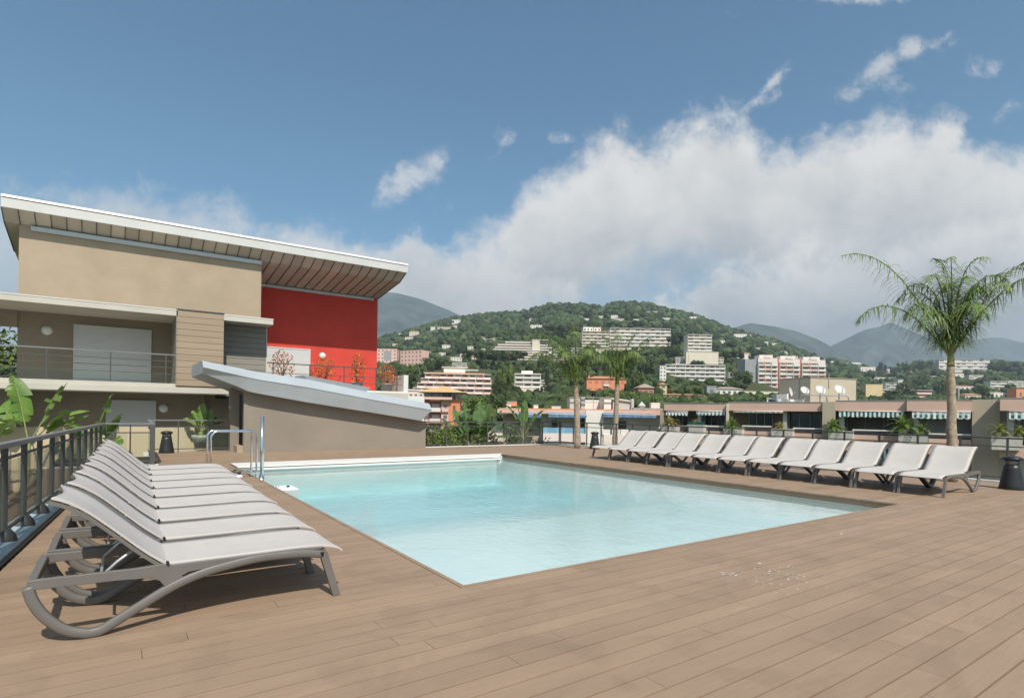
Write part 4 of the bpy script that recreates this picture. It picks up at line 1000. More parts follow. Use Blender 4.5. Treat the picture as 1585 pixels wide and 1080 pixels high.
t = cthing("green_trough", "dark green trough standing in the planter by the pale pier", "trough", 1077, 658.2, PA.Y(1077,658.2,-0.1), FY)
gt = MB(); gt.add([(-0.6,0,0),(0.6,0,0),(0.6,0.35,0),(-0.6,0.35,0),(-0.66,-0.03,0.26),(0.66,-0.03,0.26),(0.66,0.38,0.26),(-0.66,0.38,0.26)],[(3,2,1,0),(0,1,5,4),(1,2,6,5),(2,3,7,6),(3,0,4,7),(4,5,6,7)])
gt.build("body", mat("trough_green",(0.02,0.13,0.11),0.6), t); MB().box(-0.69,0.69,-0.05,0.4,0.26,0.30).build("rim", MATS["trough_green"], t)

# penthouse with dishes on the flat roof
Pn = cthing("roof_penthouse", "plain beige block on the flat roof behind the satellite dishes", "penthouse", 1254, 622, 49, R(18))
q = Px(1254,622,49)
wR = (cam_dir(1336,600)[0]-cam_dir(1254,600)[0])*49*1.13; wL = (cam_dir(1254,600)[0]-cam_dir(1225,600)[0])*49*2.2; hh = q.z(1254,584.5)
MB().box(0, wR, 0, wL, -0.6, hh).build("wall", PENT, Pn)
MB().box(-0.05, wR+0.05, -0.05, wL+0.05, hh+0.002, hh+0.08).build("coping", STUCCOD, Pn)
MB().tube([(-0.04,1.2,-0.3),(-0.04,1.2,hh-0.1)],0.03,6).build("downpipe", GREYR, Pn)
MB().tube([(2.0,-0.04,hh-0.9),(2.0,-0.04,hh+0.5)],0.02,6).build("aerial", GREYR, Pn)
def dish(x, y, Y, rpx, label, az, el=35):
    c = at_depth(x, y, Y); t = thing("satellite_dish", label, "satellite dish", c, -TH + R(az), "satellite dishes on the flat roof", world=False)
    r = rpx/F_*Y; n = 28; vs = []; fs = []; rings = [0,0.3,0.6,0.85,1.0]
    tl = Matrix.Rotation(R(-el), 4, 'X')
    for kk, back in enumerate((0.0, 0.02)):
        for f in rings:
            for j in range(n):
                a = 6.28318*j/n; vs.append(tl @ Vector((r*f*math.cos(a), back + 0.22*r*(1-f*f), r*1.06*f*math.sin(a))))
    m = len(rings)
    for kk in range(2):
        for i in range(m-1):
            for j in range(n):
                q = (kk*m*n+i*n+j, kk*m*n+i*n+(j+1)%n, kk*m*n+(i+1)*n+(j+1)%n, kk*m*n+(i+1)*n+j); fs.append(q if kk else q[::-1])
    for j in range(n): fs.append(((m-1)*n+j, (m-1)*n+(j+1)%n, (2*m-1)*n+(j+1)%n, (2*m-1)*n+j))
    MB().add(vs, fs, True).build("reflector", DISHM, t)
    a_ = MB(); a_.tube([tl@Vector((0,0.0,-r)), tl@Vector((0,-0.55*r,-0.45*r)), tl@Vector((0,-0.75*r,-0.1*r))], 0.025, 6); a_.build("feed_arm", GREYR, t)
    zb = -(c.z - at_depth(1254,622,49).z) - 0.4
    MB().tube([(0,0.25*r,-0.2*r),(0,0.3*r,zb)], 0.05, 8).build("mount", GREYR, t)
dish(1224.5, 606.3, 47.3, 7.0, "satellite dish turned aside, far left of the four on the flat roof", 48, 12)
dish(1246.3, 603.6, 47.3, 7.0, "small satellite dish before the grey side of the penthouse", 6)
dish(1270.8, 602.6, 47.3, 8.2, "satellite dish with its shadow on the beige penthouse, third from the left", 4)
dish(1300.3, 602.3, 47.3, 8.5, "rightmost satellite dish before the beige penthouse wall", 4)
t = cthing("roof_pipe", "grey handrail pipe running across the flat roof below the dishes", "pipe", 1270, 612, 46.5)
q = Px(1270,612,46.5); MB().tube([(q.x(1240,611),0,0.02),(q.x(1277,611),0,0.02),(q.x(1280,613),0,-0.06),(q.x(1280,622),0,-0.6)],0.05,6).build("pipe", GREYR, t)
MB().tube([(q.x(1262,611),0.15,0.02),(q.x(1311,611),0.15,0.02),(q.x(1315,614),0.15,-0.1),(q.x(1315.5,622),0.15,-0.6)],0.05,6).build("pipe", GREYR, t)
t = cthing("roof_unit", "grey ventilation unit with white duct on the flat roof left of the dishes", "vent unit", 1210, 620, 48.5)
MB().box(-0.45,0.4,0,0.8,0,0.55).build("casing", GREYR, t); MB().box(0.42,0.58,0,0.5,0,0.6).build("side_panel", OFFW, t)
MB().tube([(-0.6,-0.5,-0.02),(1.55,-0.5,-0.02)],0.13,10).build("duct", OFFW, t)

# low flat-roofed house with blue awnings behind the far railing
Bh = cthing("flat_roofed_house", "low cream house with flat pink edged roof and blue awnings behind the far railing", "house", 900, 637, 55)
q = Px(900,637,55)
def bbox(name, m, x0, x1, yt, yb, d0, d1, **k):
    xm, ym = (x0+x1)/2, (yt+yb)/2
    return MB().box(q.x(x0,ym), q.x(x1,ym), d0, d1, q.z(xm,yb), q.z(xm,yt)).build(name, m, Bh, **k)
bbox("roof", TILE, 772, 1031, 632.6, 634.5, 0.5, 12); bbox("parapet", PINK, 770, 1029, 634.6, 640.5, -0.6, 0.5); bbox("soffit", OFFW, 772, 1028, 640.8, 641.8, -0.5, 2)
bbox("wall", PENT, 778, 838, 641.8, 700, 1.2, 1.5); bbox("wall", OFFW, 838, 908, 641.8, 700, 0.9, 1.2); bbox("wall", OFFW, 905, 932, 634.8, 700, -0.7, 0.88); bbox("wall", OFFW, 932, 1030, 641.8, 700, 0.6, 1.0)  # leftmost wall's duller colour stands in for its shade
bbox("wall", PINKW, 755, 778, 652, 684, 1.0, 1.3)
bbox("balcony_front", PINKW, 838.5, 905, 670, 683, -0.9, -0.6); bbox("balcony_glass", BLUEP, 840, 903, 661.5, 670, -0.85, -0.75); bbox("balcony_front", PINKW, 932, 985, 672, 684, -0.9,-0.6)
for x in (930,945,958): bbox("balustrade", OFFW, x, x+12, 664, 672, -0.85, -0.8)
for x0, x1, yt, yb in ((855,863,651,662),(900,906,650,664),(956,971,652,672)):
    o = bbox("window", DGLASS, x0, x1, yt, yb, 0.45, 0.88)
for x0, x1, lb in ((800,838,"blue awning over the shade-toned wall at the left end of the flat roofed house"),(849,908,"blue awning above the blue glazed balcony of the flat roofed house"),(934,1016,"longest blue awning, behind the right one of the two slender palms")):
    awning(x0, x1, 641.8, 646.2, 53.6, AWNB, lb)
for x0, x1, lb in ((846,868,""),(905,917,"")): pass
for i, (x0, x1, y0, y1, m, lb) in enumerate(((784,791,625.5,633,OFFW,"small white chimney box at the left end of the flat roof"),(826,833,627,633,OFFW,"small white roof box beside the round dome"),(854,868,629,633.5,OFFW,"low white roof box left of the grey plant room"),(785,800,622,626,ORNG,"orange box on the flat roof, left end"))):
    t = cthing("roof_box", lb, "roof box", (x0+x1)/2, y1, 56+i*0.3, group="boxes on the flat roof"); qq = Px((x0+x1)/2,y1,56+i*0.3)
    MB().box(qq.x(x0),qq.x(x1),0,0.7,-0.15,qq.z((x0+x1)/2,y0)).build("body", m, t); MB().box(qq.x(x0)-0.04,qq.x(x1)+0.04,-0.04,0.74,qq.z((x0+x1)/2,y0)+0.002,qq.z((x0+x1)/2,y0)+0.06).build("lid", GREYL, t)
t = cthing("roof_plant_room", "pale grey plant room with steel frame on the flat roof behind the two slender palms", "plant room", 915, 636, 58); q2 = Px(915,636,58)
def pbox(name, m, x0, x1, yt, yb, d0, d1):
    xm, ym = (x0+x1)/2, (yt+yb)/2; return MB().box(q2.x(x0,ym), q2.x(x1,ym), d0, d1, q2.z(xm,yb), q2.z(xm,yt)).build(name, m, t)
pbox("wall", GREYL, 882, 898, 615, 636, 0, 3); pbox("wall", GREYL, 900, 906, 614, 636, 0.2, 0.6); pbox("wall", OFFW, 935, 946, 615, 636, 0, 3); pbox("back_wall", OFFW, 906, 935, 618, 636, 2.8, 3)
for y in (614.5, 622): pbox("beam", GREYR, 882, 947, y, y+1, -0.1, 0.05)
for x in (918,): pbox("strut", GREYR, x, x+0.8, 613, 636, -0.1, 0.0)
pbox("wall", GREYL, 950, 979, 621, 636, 0.5, 3)
rf_ = MB(); za, zbb, zc = q2.z(950,616), q2.z(979,620.5), 0; rf_.add([(q2.x(946),0.3,za),(q2.x(981),0.3,zbb),(q2.x(981),3.2,zbb+0.2),(q2.x(946),3.2,za+0.2),(q2.x(946),0.3,za-0.12),(q2.x(981),0.3,zbb-0.12),(q2.x(981),3.2,zbb+0.08),(q2.x(946),3.2,za+0.08)],[(3,2,1,0),(4,5,6,7),(0,1,5,4),(1,2,6,5),(2,3,7,6),(3,0,4,7)])
rf_.build("roof", GREYL, t)
pbox("chimney", GREYL, 978, 982, 617, 634, 0.2, 1)
t = cthing("roof_vent", "small pointed metal roof vent right of the grey plant room", "roof vent", 994, 632, 57)
MB().box(-0.25,0.25,0,0.5,-0.1,0.25).build("base", GREYL, t); MB().add([(-0.36,-0.1,0.25),(0.36,-0.1,0.25),(0.36,0.6,0.25),(-0.36,0.6,0.25),(0,0.25,0.72)],[(0,1,4),(1,2,4),(2,3,4),(3,0,4),(3,2,1,0)]).build("cap", GREYL, t)
t = cthing("roof_duct", "long low grey duct on the flat roof near the pink apartment house", "duct", 1005, 634.5, 57); MB().box(-1.6,1.4,0,0.6,-0.1,0.2).build("casing", GREYR, t); MB().box(0.2,1.1,0.1,0.8,0.2,0.75).build("hood", PINKW, t)

Y = PA.Y(1484, 619, 3); t = cthing("roof_pole", "thin pole rising behind the flat roof just right of the big palm trunk", "pole", 1484, 619, Y)
MB().tube([(0,0,-0.4),(0,0,0.8)], 0.025, 8).build("mast", GREYL, t); MB().box(-0.12,0.12,-0.03,0.03,0.8,0.86).build("head", GREYR, t)
t = cthing("roof_box", "small white framed box on the flat roof left of the grey ventilation unit", "roof box", 1195, 621.6, PA.Y(1195, 621.6, 3.5), FY)
MB().box(-0.42,0.42,0,0.7,-0.2,0.28).build("body", OFFW, t); MB().box(-0.28,0.28,-0.03,-0.002,0.0,0.2).build("vent", DGLASS, t); MB().box(-0.47,0.47,-0.05,0.75,0.282,0.33).build("lid", OFFW, t)
# ------------------------------------------------------------------ land: wooded hill, valley, mountains
SKYL = [(-400,560),(0,545),(300,535),(500,530),(585,524),(600,519),(640,508),(700,491),(760,484.5),(810,481),(850,471),(870,469.5),(895,468.5),(920,473),(930,475.5),(950,468),(985,466.5),(1010,470.5),(1040,478),(1080,487.5),(1105,498),(1130,508),(1160,515.5),(1200,526),(1240,541),(1270,553.5),(1300,557),(1330,564),(1360,571),(1400,567),(1450,562),(1520,557),(1585,562),(1700,566),(2000,570)]
_t = [cam_dir(x, y) for x, y in SKYL]; SK_T = np.array([a for a, b in _t]); SK_S = np.array([b for a, b in _t])
Y0, Y1 = 70.0, 1300.0
def _wob(t, Y):
    return 0.0035*np.sin(t*23+Y*0.011) + 0.0025*np.sin(t*51-Y*0.023+1.3)
def s_of(t, Y):
    """upward slope of the sight line that meets the land at sideways slope t, Y metres off"""
    s1 = np.interp(t, SK_T, SK_S) - 0.006; s0 = -0.065
    q = np.clip(np.log(np.maximum(Y, 1)/Y0)/math.log(Y1/Y0), 0, 1)
    return s0 + (s1 - s0)*q + _wob(t, Y)*np.clip(q*(1-q)*4, 0, 1)
def land_z(t, Y):
    z = EYE + s_of(t, np.clip(Y, Y0, Y1))*np.clip(Y, Y0, Y1)
    z = np.where(Y < Y0, -16 + (z + 16)*np.clip((Y-46)/(Y0-46), 0, 1), z)
    return np.where(Y > Y1, z - (Y - Y1)*0.35, z)
def Y_at(x, y):
    """distance at which the land is seen at pixel x, y"""
    t, s = cam_dir(x, y); lo, hi = Y0, Y1
    for _ in range(40):
        m = math.sqrt(lo*hi)
        if float(s_of(t, m)) < s: lo = m
        else: hi = m
    return lo
def w_of(t, Y, z): return (t*Y*CT + Y*ST, -t*Y*ST + Y*CT, z)
Ys = np.concatenate([np.linspace(46, 70, 5), np.geomspace(74, 1300, 90), np.linspace(1330, 1900, 8)])
ts = np.linspace(-1.15, 1.3, 250)
TT, YY = np.meshgrid(ts, Ys); ZZ = land_z(TT, YY)
vs = np.stack([TT*YY*CT + YY*ST, -TT*YY*ST + YY*CT, ZZ], -1).reshape(-1, 3)
nt_, ny_ = len(ts), len(Ys)
idx = np.arange(nt_*ny_).reshape(ny_, nt_)
fs = np.stack([idx[:-1,:-1], idx[:-1,1:], idx[1:,1:], idx[1:,:-1]], -1).reshape(-1, 4)
def np_mesh(name, V, Fq, m, smooth=True):
    me = bpy.data.meshes.new(name); nf, k = Fq.shape
    me.vertices.add(len(V)); me.vertices.foreach_set("co", V.astype(np.float32).ravel())
    me.loops.add(nf*k); me.loops.foreach_set("vertex_index", Fq.astype(np.int32).ravel())
    me.polygons.add(nf); me.polygons.foreach_set("loop_start", np.arange(0, nf*k, k, dtype=np.int32))
    me.polygons.foreach_set("use_smooth", np.full(nf, smooth)); me.update(calc_edges=True); me.validate()
    me.materials.append(m); o = bpy.data.objects.new(name, me); COL.objects.link(o); return o
struct(np_mesh("hill", vs, fs, HILLM))
# wide ground sheet
gv = [(0,0,-16.5)]; gr = 9000
gm = MB(); n = 64
gm.add([(gr*math.cos(2*math.pi*i/n), gr*math.sin(2*math.pi*i/n), -16.5) for i in range(n)], [list(range(n))]); struct(gm.build("ground", HILLM))
# blue mountains
def mountain(name, prof, Yb, thick, seed):
    pr = [cam_dir(x, y) for x, y in prof]; T = np.array([a for a, b in pr]); S = np.array([b for a, b in pr])
    tt = np.linspace(T[0], T[-1], 320); rows = []; kr = np.hanning(31); kr /= kr.sum()
    rg = np.random.default_rng(seed)
    fr = [(rg.uniform(8,30), rg.uniform(0,6), rg.uniform(0.0015,0.0035), rg.uniform(-9,9)) for _ in range(6)] + [(rg.uniform(40,160), rg.uniform(0,6), rg.uniform(0.0003,0.0008), rg.uniform(-30,30)) for _ in range(16)]
    for j in range(34):
        f = j/33.0; Yj = Yb - thick*(1-f); h = f**1.15
        s = np.convolve(np.pad(np.interp(tt, T, S), 15, mode='edge'), kr, 'valid'); zt = EYE + s*Yb
        w = sum(a*np.sin(tt*k + p + f*mm) for k, p, a, mm in fr)
        z = -16 + (zt + 16)*h + w*Yb*(math.sin(math.pi*f)*0.9+0.12*f)
        rows.append(np.stack([tt*Yj*CT + Yj*ST, -tt*Yj*ST + Yj*CT, z], -1))
    for j in range(1, 6):
        Yj = Yb + j*200; z = -16 + (zt+16)*(1-j/5.0); rows.append(np.stack([tt*Yj*CT + Yj*ST, -tt*Yj*ST + Yj*CT, z], -1))
    V = np.concatenate(rows); idx = np.arange(len(V)).reshape(len(rows), len(tt))
    F = np.stack([idx[:-1,:-1], idx[:-1,1:], idx[1:,1:], idx[1:,:-1]], -1).reshape(-1, 4)
    return struct(np_mesh(name, V, F, ROCKM))
mountain("mountain", [(420,500),(500,470),(560,455),(610,452),(650,462),(690,478),(730,495),(800,520)], 3600, 1500, 1)
mountain("mountain", [(1080,530),(1120,512),(1160,500),(1195,505),(1230,512),(1262,524),(1290,538),(1330,560)], 3000, 1000, 2)
mountain("mountain", [(1240,565),(1270,546),(1290,535),(1320,520),(1340,510),(1362,506),(1378,497),(1395,505),(1420,515),(1450,528),(1480,545),(1520,565)], 3900, 1300, 3)
mountain("mountain", [(1400,560),(1450,545),(1490,530),(1520,524),(1550,523),(1580,530),(1640,540),(1750,560)], 4800, 1300, 4)

# ------------------------------------------------------------------ houses on the hillside
BOXES = []                                                  # image areas kept clear of the wood in front of the houses
def keep(x0, x1, y0, y1): BOXES.append((x0, x1, y0, y1))
class Bld:
    """a house placed by its outline: local x right, y away, z up, metres"""
    def __init__(s, name, label, cat, x0, x1, yt, yb, yaw=0, group=None, Y=None, depth=None):
        s.Y = Y or Y_at((x0+x1)/2, yb); xm = (x0+x1)/2; s.xm, s.yb = xm, yb
        s.t = cthing(name, label, cat, xm, yb, s.Y, R(yaw), group); s.q = Px(xm, yb, s.Y)
        s.a, s.b, s.h = s.q.x(x0), s.q.x(x1), s.q.z(xm, yt); s.w = s.b - s.a; s.d = depth or max(5, s.w*0.5)
        s.px = s.Y/F_
        keep(x0-3, x1+3, yt+1, yb + 4)
    def box(s, name, m, x0, x1, y0, y1, z0, z1, parent=None, **k):
        return MB().box(x0, x1, y0, y1, z0, z1).build(name, m, parent or s.t, **k)
    def base(s, m, foot=6.0):
        return s.box("wall", m, s.a, s.b, 0, s.d, -foot, s.h)
def block(label, x0, x1, yt, yb, floors, bays, wm, bm, yaw=0, Y=None, depth=None, roof=None, setb=0.9, group="apartment blocks on the hillside", name="apartment_block", rec=None, foot=6):
    """storeys of long balconies with recessed dark glazing"""
    B = Bld(name, label, "apartment block", x0, x1, yt, yb, yaw, group, Y, depth)
    fh = B.h/floors; rec = rec if rec is not None else setb
    B.box("wall", wm, B.a, B.b, rec, B.d, -foot, B.h-0.1)
    for k in range(floors):
        z = k*fh
        B.box("balcony", bm, B.a, B.b, -0.15, 0.0, z+0.05*fh, z+0.40*fh); B.box("floor_slab", bm, B.a, B.b, 0.001, rec-0.001, z-0.04*fh, z+0.06*fh)
        bw = B.w/bays
        for i in range(bays):
            c = B.a + (i+0.5)*bw; ww = bw*(0.30 if (i+k) % 3 else 0.38)
            o = B.box("window", FGLASS if (i*7+k*3) % 5 > 1 else SHUT if (i+k) % 2 else wm, c-ww, c+ww, rec-0.06, rec-0.004, z+0.12*fh, z+0.80*fh)
        if bays > 2:
            for i in range(0, bays+1, 2 if bays > 6 else 1): B.box("partition", wm, B.a+i*bw-0.12, B.a+i*bw+0.12, 0.002, rec-0.07, z+0.06*fh, z+0.96*fh)
    B.box("roof_slab", bm, B.a-0.3, B.b+0.3, -0.3, B.d+0.2, B.h-0.098, B.h+0.25)
    return B
def hip(B, m, z0, h, ov=0.5, x0=None, x1=None, d0=0, d1=None, parent=None):
    a, b = (B.a if x0 is None else x0)-ov, (B.b if x1 is None else x1)+ov; c, d = d0-ov, (B.d if d1 is None else d1)+ov; w = b-a; dd = d-c; r = min(w, dd)/2*0.95
    mb = MB()
    if w > dd: rp = [(a+r,(c+d)/2,z0+h),(b-r,(c+d)/2,z0+h)]
    else: rp = [((a+b)/2,c+r,z0+h),((a+b)/2,d-r,z0+h)]
    vs = [(a,c,z0),(b,c,z0),(b,d,z0),(a,d,z0)] + rp
    fs = [(0,1,5,4),(1,2,5),(2,3,4,5),(3,0,4)] if w > dd else [(0,1,4),(1,2,5,4),(2,3,5),(3,0,4,5)]
    mb.add(vs, fs + [(3,2,1,0)]); return mb.build("roof", m, parent or B.t)
def plain(label, x0, x1, yt, yb, m, rm=None, rh=1.2, wins=(3,2), yaw=0, name="house", group="houses on the hillside", Y=None, depth=None, wmat=None, foot=4, cat="house"):
    B = Bld(name, label, cat, x0, x1, yt, yb, yaw, group, Y, depth); B.base(m, foot)
    nx, nz = wins
    for i in range(nx):
        for k in range(nz):
            c = B.a + B.w*(i+0.5)/nx; z = B.h*(k+0.28)/nz; hw = min(0.75, B.w/nx*0.26); hh = B.h/nz*0.42
            B.box("window", wmat or FGLASS, c-hw, c+hw, -0.05, -0.004, z, z+hh)
    if rm: hip(B, rm, B.h, rh)
    else: B.box("roof_slab", m, B.a-0.15, B.b+0.15, -0.15, B.d+0.15, B.h+0.002, B.h+0.3)
    return B
# pink blocks at the left beside the red wall
B = plain("pale pink square block with a window well, first one right of the red wall", 583, 614, 540, 562, SALMON, None, wins=(5,4), depth=14, name="apartment_block", cat="apartment block", group="apartment blocks on the hillside")
B.box("loggia", GREYR, B.a+B.w*.36, B.a+B.w*.72, -0.12, -0.06, B.h*.2, B.h*.86)
B = plain("pink slab block turned away to the right behind the square pink one", 615, 657, 542.5, 566, SALMON, None, wins=(6,4), yaw=-28, depth=11, name="apartment_block", cat="apartment block", group="apartment blocks on the hillside")
# terraced pink amphitheatre
B = Bld("terraced_block", "big pink terraced apartment building stepping down to the left above the yellow roofed one", "apartment block", 655, 762, 577, 617, 8, "apartment blocks on the hillside", depth=18)
nfl = 5; fh = B.h/nfl
for k in range(nfl):
    xl = B.a + (-0.20 + 0.055*k)*B.w; zz = k*fh; y0 = k*1.6
    B.box("wall", PINKW, xl, B.b - 0.01*k*B.w, y0+1.5, y0+16, zz-(6 if k == 0 else 0), zz+fh-0.05)
    nb = 9
    for i in range(nb):
        c = xl + (B.b-xl)*(i+0.5)/nb; ww = (B.b-xl)/nb
        B.box("balcony", SALMON if (i+k) % 2 else PINKW, c-ww*0.47, c+ww*0.45, y0-0.1-0.3*((i*5+k) % 3), y0+0.05, zz, zz+fh*0.40)
        B.box("window", FGLASS if (i+2*k) % 3 else SHUT, c-ww*0.34, c+ww*0.34, y0+1.42, y0+1.49, zz+fh*0.40, zz+fh*0.82)
        if (i+k) % 2: B.box("partition", REDB if (i+k) % 5 == 0 else PINKW, c+ww*0.46, c+ww*0.52, y0, y0+1.48, zz, zz+fh*0.94)
    B.box("floor_slab", PINKW, xl, B.b, y0, y0+2, zz+fh-0.048, zz+fh+0.12)
B.box("roof_terrace", TILE, B.a, B.b-0.08*B.w, 8.4, 20, B.h+0.122, B.h+0.6); B.box("roof_pavilion", OFFW, B.a+B.w*.30, B.a+B.w*.62, 9, 14, B.h+0.6, B.h+2.6); B.box("pavilion_roof", PINKW, B.a+B.w*.27, B.a+B.w*.66, 8.6, 14.4, B.h+2.602, B.h+2.9)
keep(632,764,572,622)
# yellow-roofed block
B = Bld("yellow_roofed_block", "apartment block with ochre tiled roof and red and white balconies next to the shed roof", "apartment block", 653, 711, 607, 668, 0, "apartment blocks on the hillside", Y=105, depth=9)
fw = B.a + B.w*0.70
B.box("wall", REDB, B.a, fw, 1.2, B.d, -8, B.h-0.9); B.box("side_wall", ORNG, fw+0.002, B.b, 0.5, B.d-0.3, -8, B.h-1.2); B.box("front_wall", SALMON, B.a+B.w*.50, fw, 0.6, 1.19, -8, B.h-0.9)
fh = 2.02
for k in range(-1,4):
    z = B.h - 1.6 - fh*(k+1) + 0.0
    B.box("balcony", PINKW if k % 2 else OFFW, B.a+B.w*.20, B.a+B.w*.49, -0.1, 0.05, z, z+0.75); B.box("balcony", SALMON, B.a+B.w*.52, fw, 0.2, 0.35, z, z+0.7)
    B.box("floor_slab", REDB, B.a, B.a+B.w*.50, 0.06, 1.19, z-0.15, z)
    B.box("window", SHUT, B.a+B.w*.24, B.a+B.w*.44, 1.12, 1.19, z+0.1, z+1.5); B.box("window", FGLASS, B.a+B.w*.56, B.a+B.w*.66, 0.52, 0.59, z+0.2, z+1.4); B.box("window", SHUT, B.a+B.w*.05, B.a+B.w*.15, 1.12, 1.19, z+0.1, z+1.5)
    B.box("window", FGLASS, B.a+B.w*.82, B.a+B.w*.88, 0.42, 0.49, z+0.3, z+1.2)
B.box("attic_wall", OFFW, B.a+0.1, B.b-0.3, 1.3, B.d-0.3, B.h-0.9, B.h-0.02); 
for i in range(5): B.box("attic_window", FGLASS, B.a+B.w*(0.06+0.15*i), B.a+B.w*(0.15+0.15*i), 1.22, 1.29, B.h-0.8, B.h-0.15)
B.box("attic_balcony", SALMON, B.a-0.3, B.a+B.w*.80, -0.5, -0.35, B.h-1.35, B.h-0.9); B.box("attic_floor", SALMON, B.a-0.3, B.a+B.w*.80, -0.35, 1.28, B.h-1.35, B.h-1.2)
rf_ = hip(B, TILEY, B.h, 1.35, 1.1)
for c in (0.33, 0.52): MB().add([(B.a+B.w*c,0.9,B.h+0.62),(B.a+B.w*(c+.07),0.9,B.h+0.62),(B.a+B.w*(c+.07),1.9,B.h+0.92),(B.a+B.w*c,1.9,B.h+0.92)],[(0,1,2,3)]).build("skylight", FGLASS, rf_)
B2 = plain("low pale pink wing left of the ochre roofed block, half hidden by the shed roof", 624, 655, 604.5, 640, PINKW, None, wins=(4,2), Y=120, depth=6, group=None)
# cream stepped apartment building
B = Bld("stepped_block", "cream stepped apartment building among dark pines left of the slender palms", "apartment block", 762, 856, 525.5, 561, 0, "apartment blocks on the hillside", depth=30)
def tier(x0, x1, yt, yb, d0, d1, m=CREAM, n=6, k=0):
    a, b = B.q.x(x0), B.q.x(x1); z0, z1 = B.q.z(809, yb), B.q.z(809, yt)
    B.box("wall", m, a, b, d0, d1, z0-2, z1); B.box("balcony", OFFW, a-0.3, b+0.3, d0-2.0, d0-1.8, z1-0.35, z1+0.45); B.box("floor_slab", OFFW, a-0.3, b+0.3, d0-1.8, d0-0.01, z1-0.3, z1+0.02)
    B.box("window", mat("far_loggia", (0.38,0.33,0.27), 0.8, 0.2, 0.5), a+0.8, b-0.8, d0-0.07, d0-0.006, z0+0.9, z1-0.4)
for i in range(4): tier(806-1.5*i, 842+1.5*i, 543.5+4.3*i, 547.8+4.3*i, 8-2.2*i, 22)
tier(766, 855, 536, 541, 10, 24); tier(763, 850, 540, 544, 8.5, 22); tier(770, 848, 531.5, 536, 12, 24); tier(782, 848, 527, 531.5, 14, 25)
a, b = B.q.x(824), B.q.x(836); B.box("stair_tower", CREAM, a, b, 7.8, 20, 0, B.q.z(809, 524)); B.box("tower_cap", OFFW, a-0.4, B.q.x(849)+0.4, 7.5, 20.3, B.q.z(809,524)+0.002, B.q.z(809,524)+0.5)
# white house behind the left palm
B = block("white three storey house with garage wall seen behind the drooping palm fronds", 797, 836.5, 579, 600, 3, 3, OFFW, OFFW, Y=235, depth=9, setb=0.8)
B.box("garage_wall", CREAM, B.a-0.6, B.b+0.4, -2.2, -0.4, -3.8, -0.2); B.box("roof_pavilion", OFFW, B.a+B.w*.25, B.a+B.w*.7, 2, 7, B.h+0.25, B.h+1.6)
t_ = 0
# long complex high on the hill
block("long cream four storey terrace high on the slope, left half with white penthouses", 901, 943, 513, 537, 5, 7, CREAM, CREAM, depth=14, Y=520)
B = block("long cream terrace below the summit, broad right half under a flat roof edge", 944, 1037.5, 508.5, 536, 5, 12, CREAM, OFFW, depth=14, Y=545)
B = plain("white penthouse pair on top of the long cream terrace", 903, 918, 506.5, 513.5, OFFW, None, wins=(3,1), Y=530, depth=8)
B = plain("pale pink penthouse on top of the long cream terrace, right of the white pair", 919, 930, 507, 513.5, PINKW, None, wins=(2,1), Y=531, depth=8)
block("short cream five storey block right of the big dark pine", 1064.5, 1101.5, 518, 543.5, 5, 4, CREAM, OFFW, depth=12, Y=470)
B = Bld("retaining_wall", "pale stone base wall beneath the short cream block", "wall", 1062, 1112, 545, 552, 0, None, Y=462, depth=3); B.base(CREAM); B.box("coping", OFFW, B.a-0.2, B.b+0.2, -0.2, 3.2, B.h, B.h+0.3); B.box("pier", CREAM, B.a+2, B.a+3, -0.3, 0, -4, B.h)
block("long white four storey terrace above the low pink house", 1030, 1122, 565, 589.5, 4, 12, OFFW, OFFW, depth=12)
B = plain("white end block at the left end of the long white terrace", 1021, 1031, 567, 589, OFFW, None, wins=(2,4), depth=9, name="apartment_block", cat="apartment block")
# orange house
B = plain("bright orange two storey house with terracotta roof and dark shutters", 908, 969, 586, 608, ORNG, TILE, 1.3, wins=(6,2), depth=9, wmat=REDB, foot=6, group="houses on the hillside"); hip_ = None
B.box("balcony", OFFW, B.a+B.w*.42, B.a+B.w*.56, -0.7, -0.06, B.h*.48, B.h*.62); B.box("balcony_rail", GREYR, B.a+B.w*.42, B.a+B.w*.56, -0.74, -0.70, B.h*.62, B.h*.72)
B.box("wing", ORNG, B.b+0.002, B.b+2.5, 1, 7, -5, B.h*.62); hip(B, TILE, B.h*.62, 0.6, 0.3, B.b+0.2, B.b+2.6, 1, 7); B.box("chimney", ORNG, B.a+1, B.a+1.6, 3, 3.6, B.h, B.h+1.5)
# houses right of it
B = plain("low house with grey pink roof right of the orange one", 988, 1012, 600, 614, REDB, mat("grey_tile",(0.36,0.29,0.23),0.85,0.15,1.5), 1.6, wins=(3,1), depth=8)
B = plain("narrow cream tower house with a small terracotta roof", 1021, 1032, 595, 610, YELL, TILE, 0.8, wins=(1,2), depth=4)
B = plain("long low pink house with flat terrace roof behind round green trees", 1022, 1092, 611, 622, SALMON, TILE, 0.5, wins=(7,1), depth=8)
B = plain("white house with low hipped roof and wide balconies left of the pink and white towers", 1108, 1150, 602, 612, OFFW, mat("grey_tile",(0.3,0.3,0.3)), 1.2, wins=(5,1), depth=8)
B.box("lower_storey", OFFW, B.a+3, B.b+1.8, -1.5, 0.5, -5.5, -1.2); B.box("balcony", OFFW, B.a+2.6, B.b+2.2, -2.2, -1.6, -1.2, -0.5); B.box("window", FGLASS, B.a+5, B.b+1, -1.58, -1.506, -4.2, -2.0)
B = plain("grey gable house half hidden by trees beside the white hipped roof house", 1094, 1109, 598, 614, GREYR, None, wins=(1,1), depth=6)
B = plain("white villa with red tiled roof above the pink and white towers", 1141, 1162, 547, 556, OFFW, TILE, 1.6, wins=(3,1), depth=8)
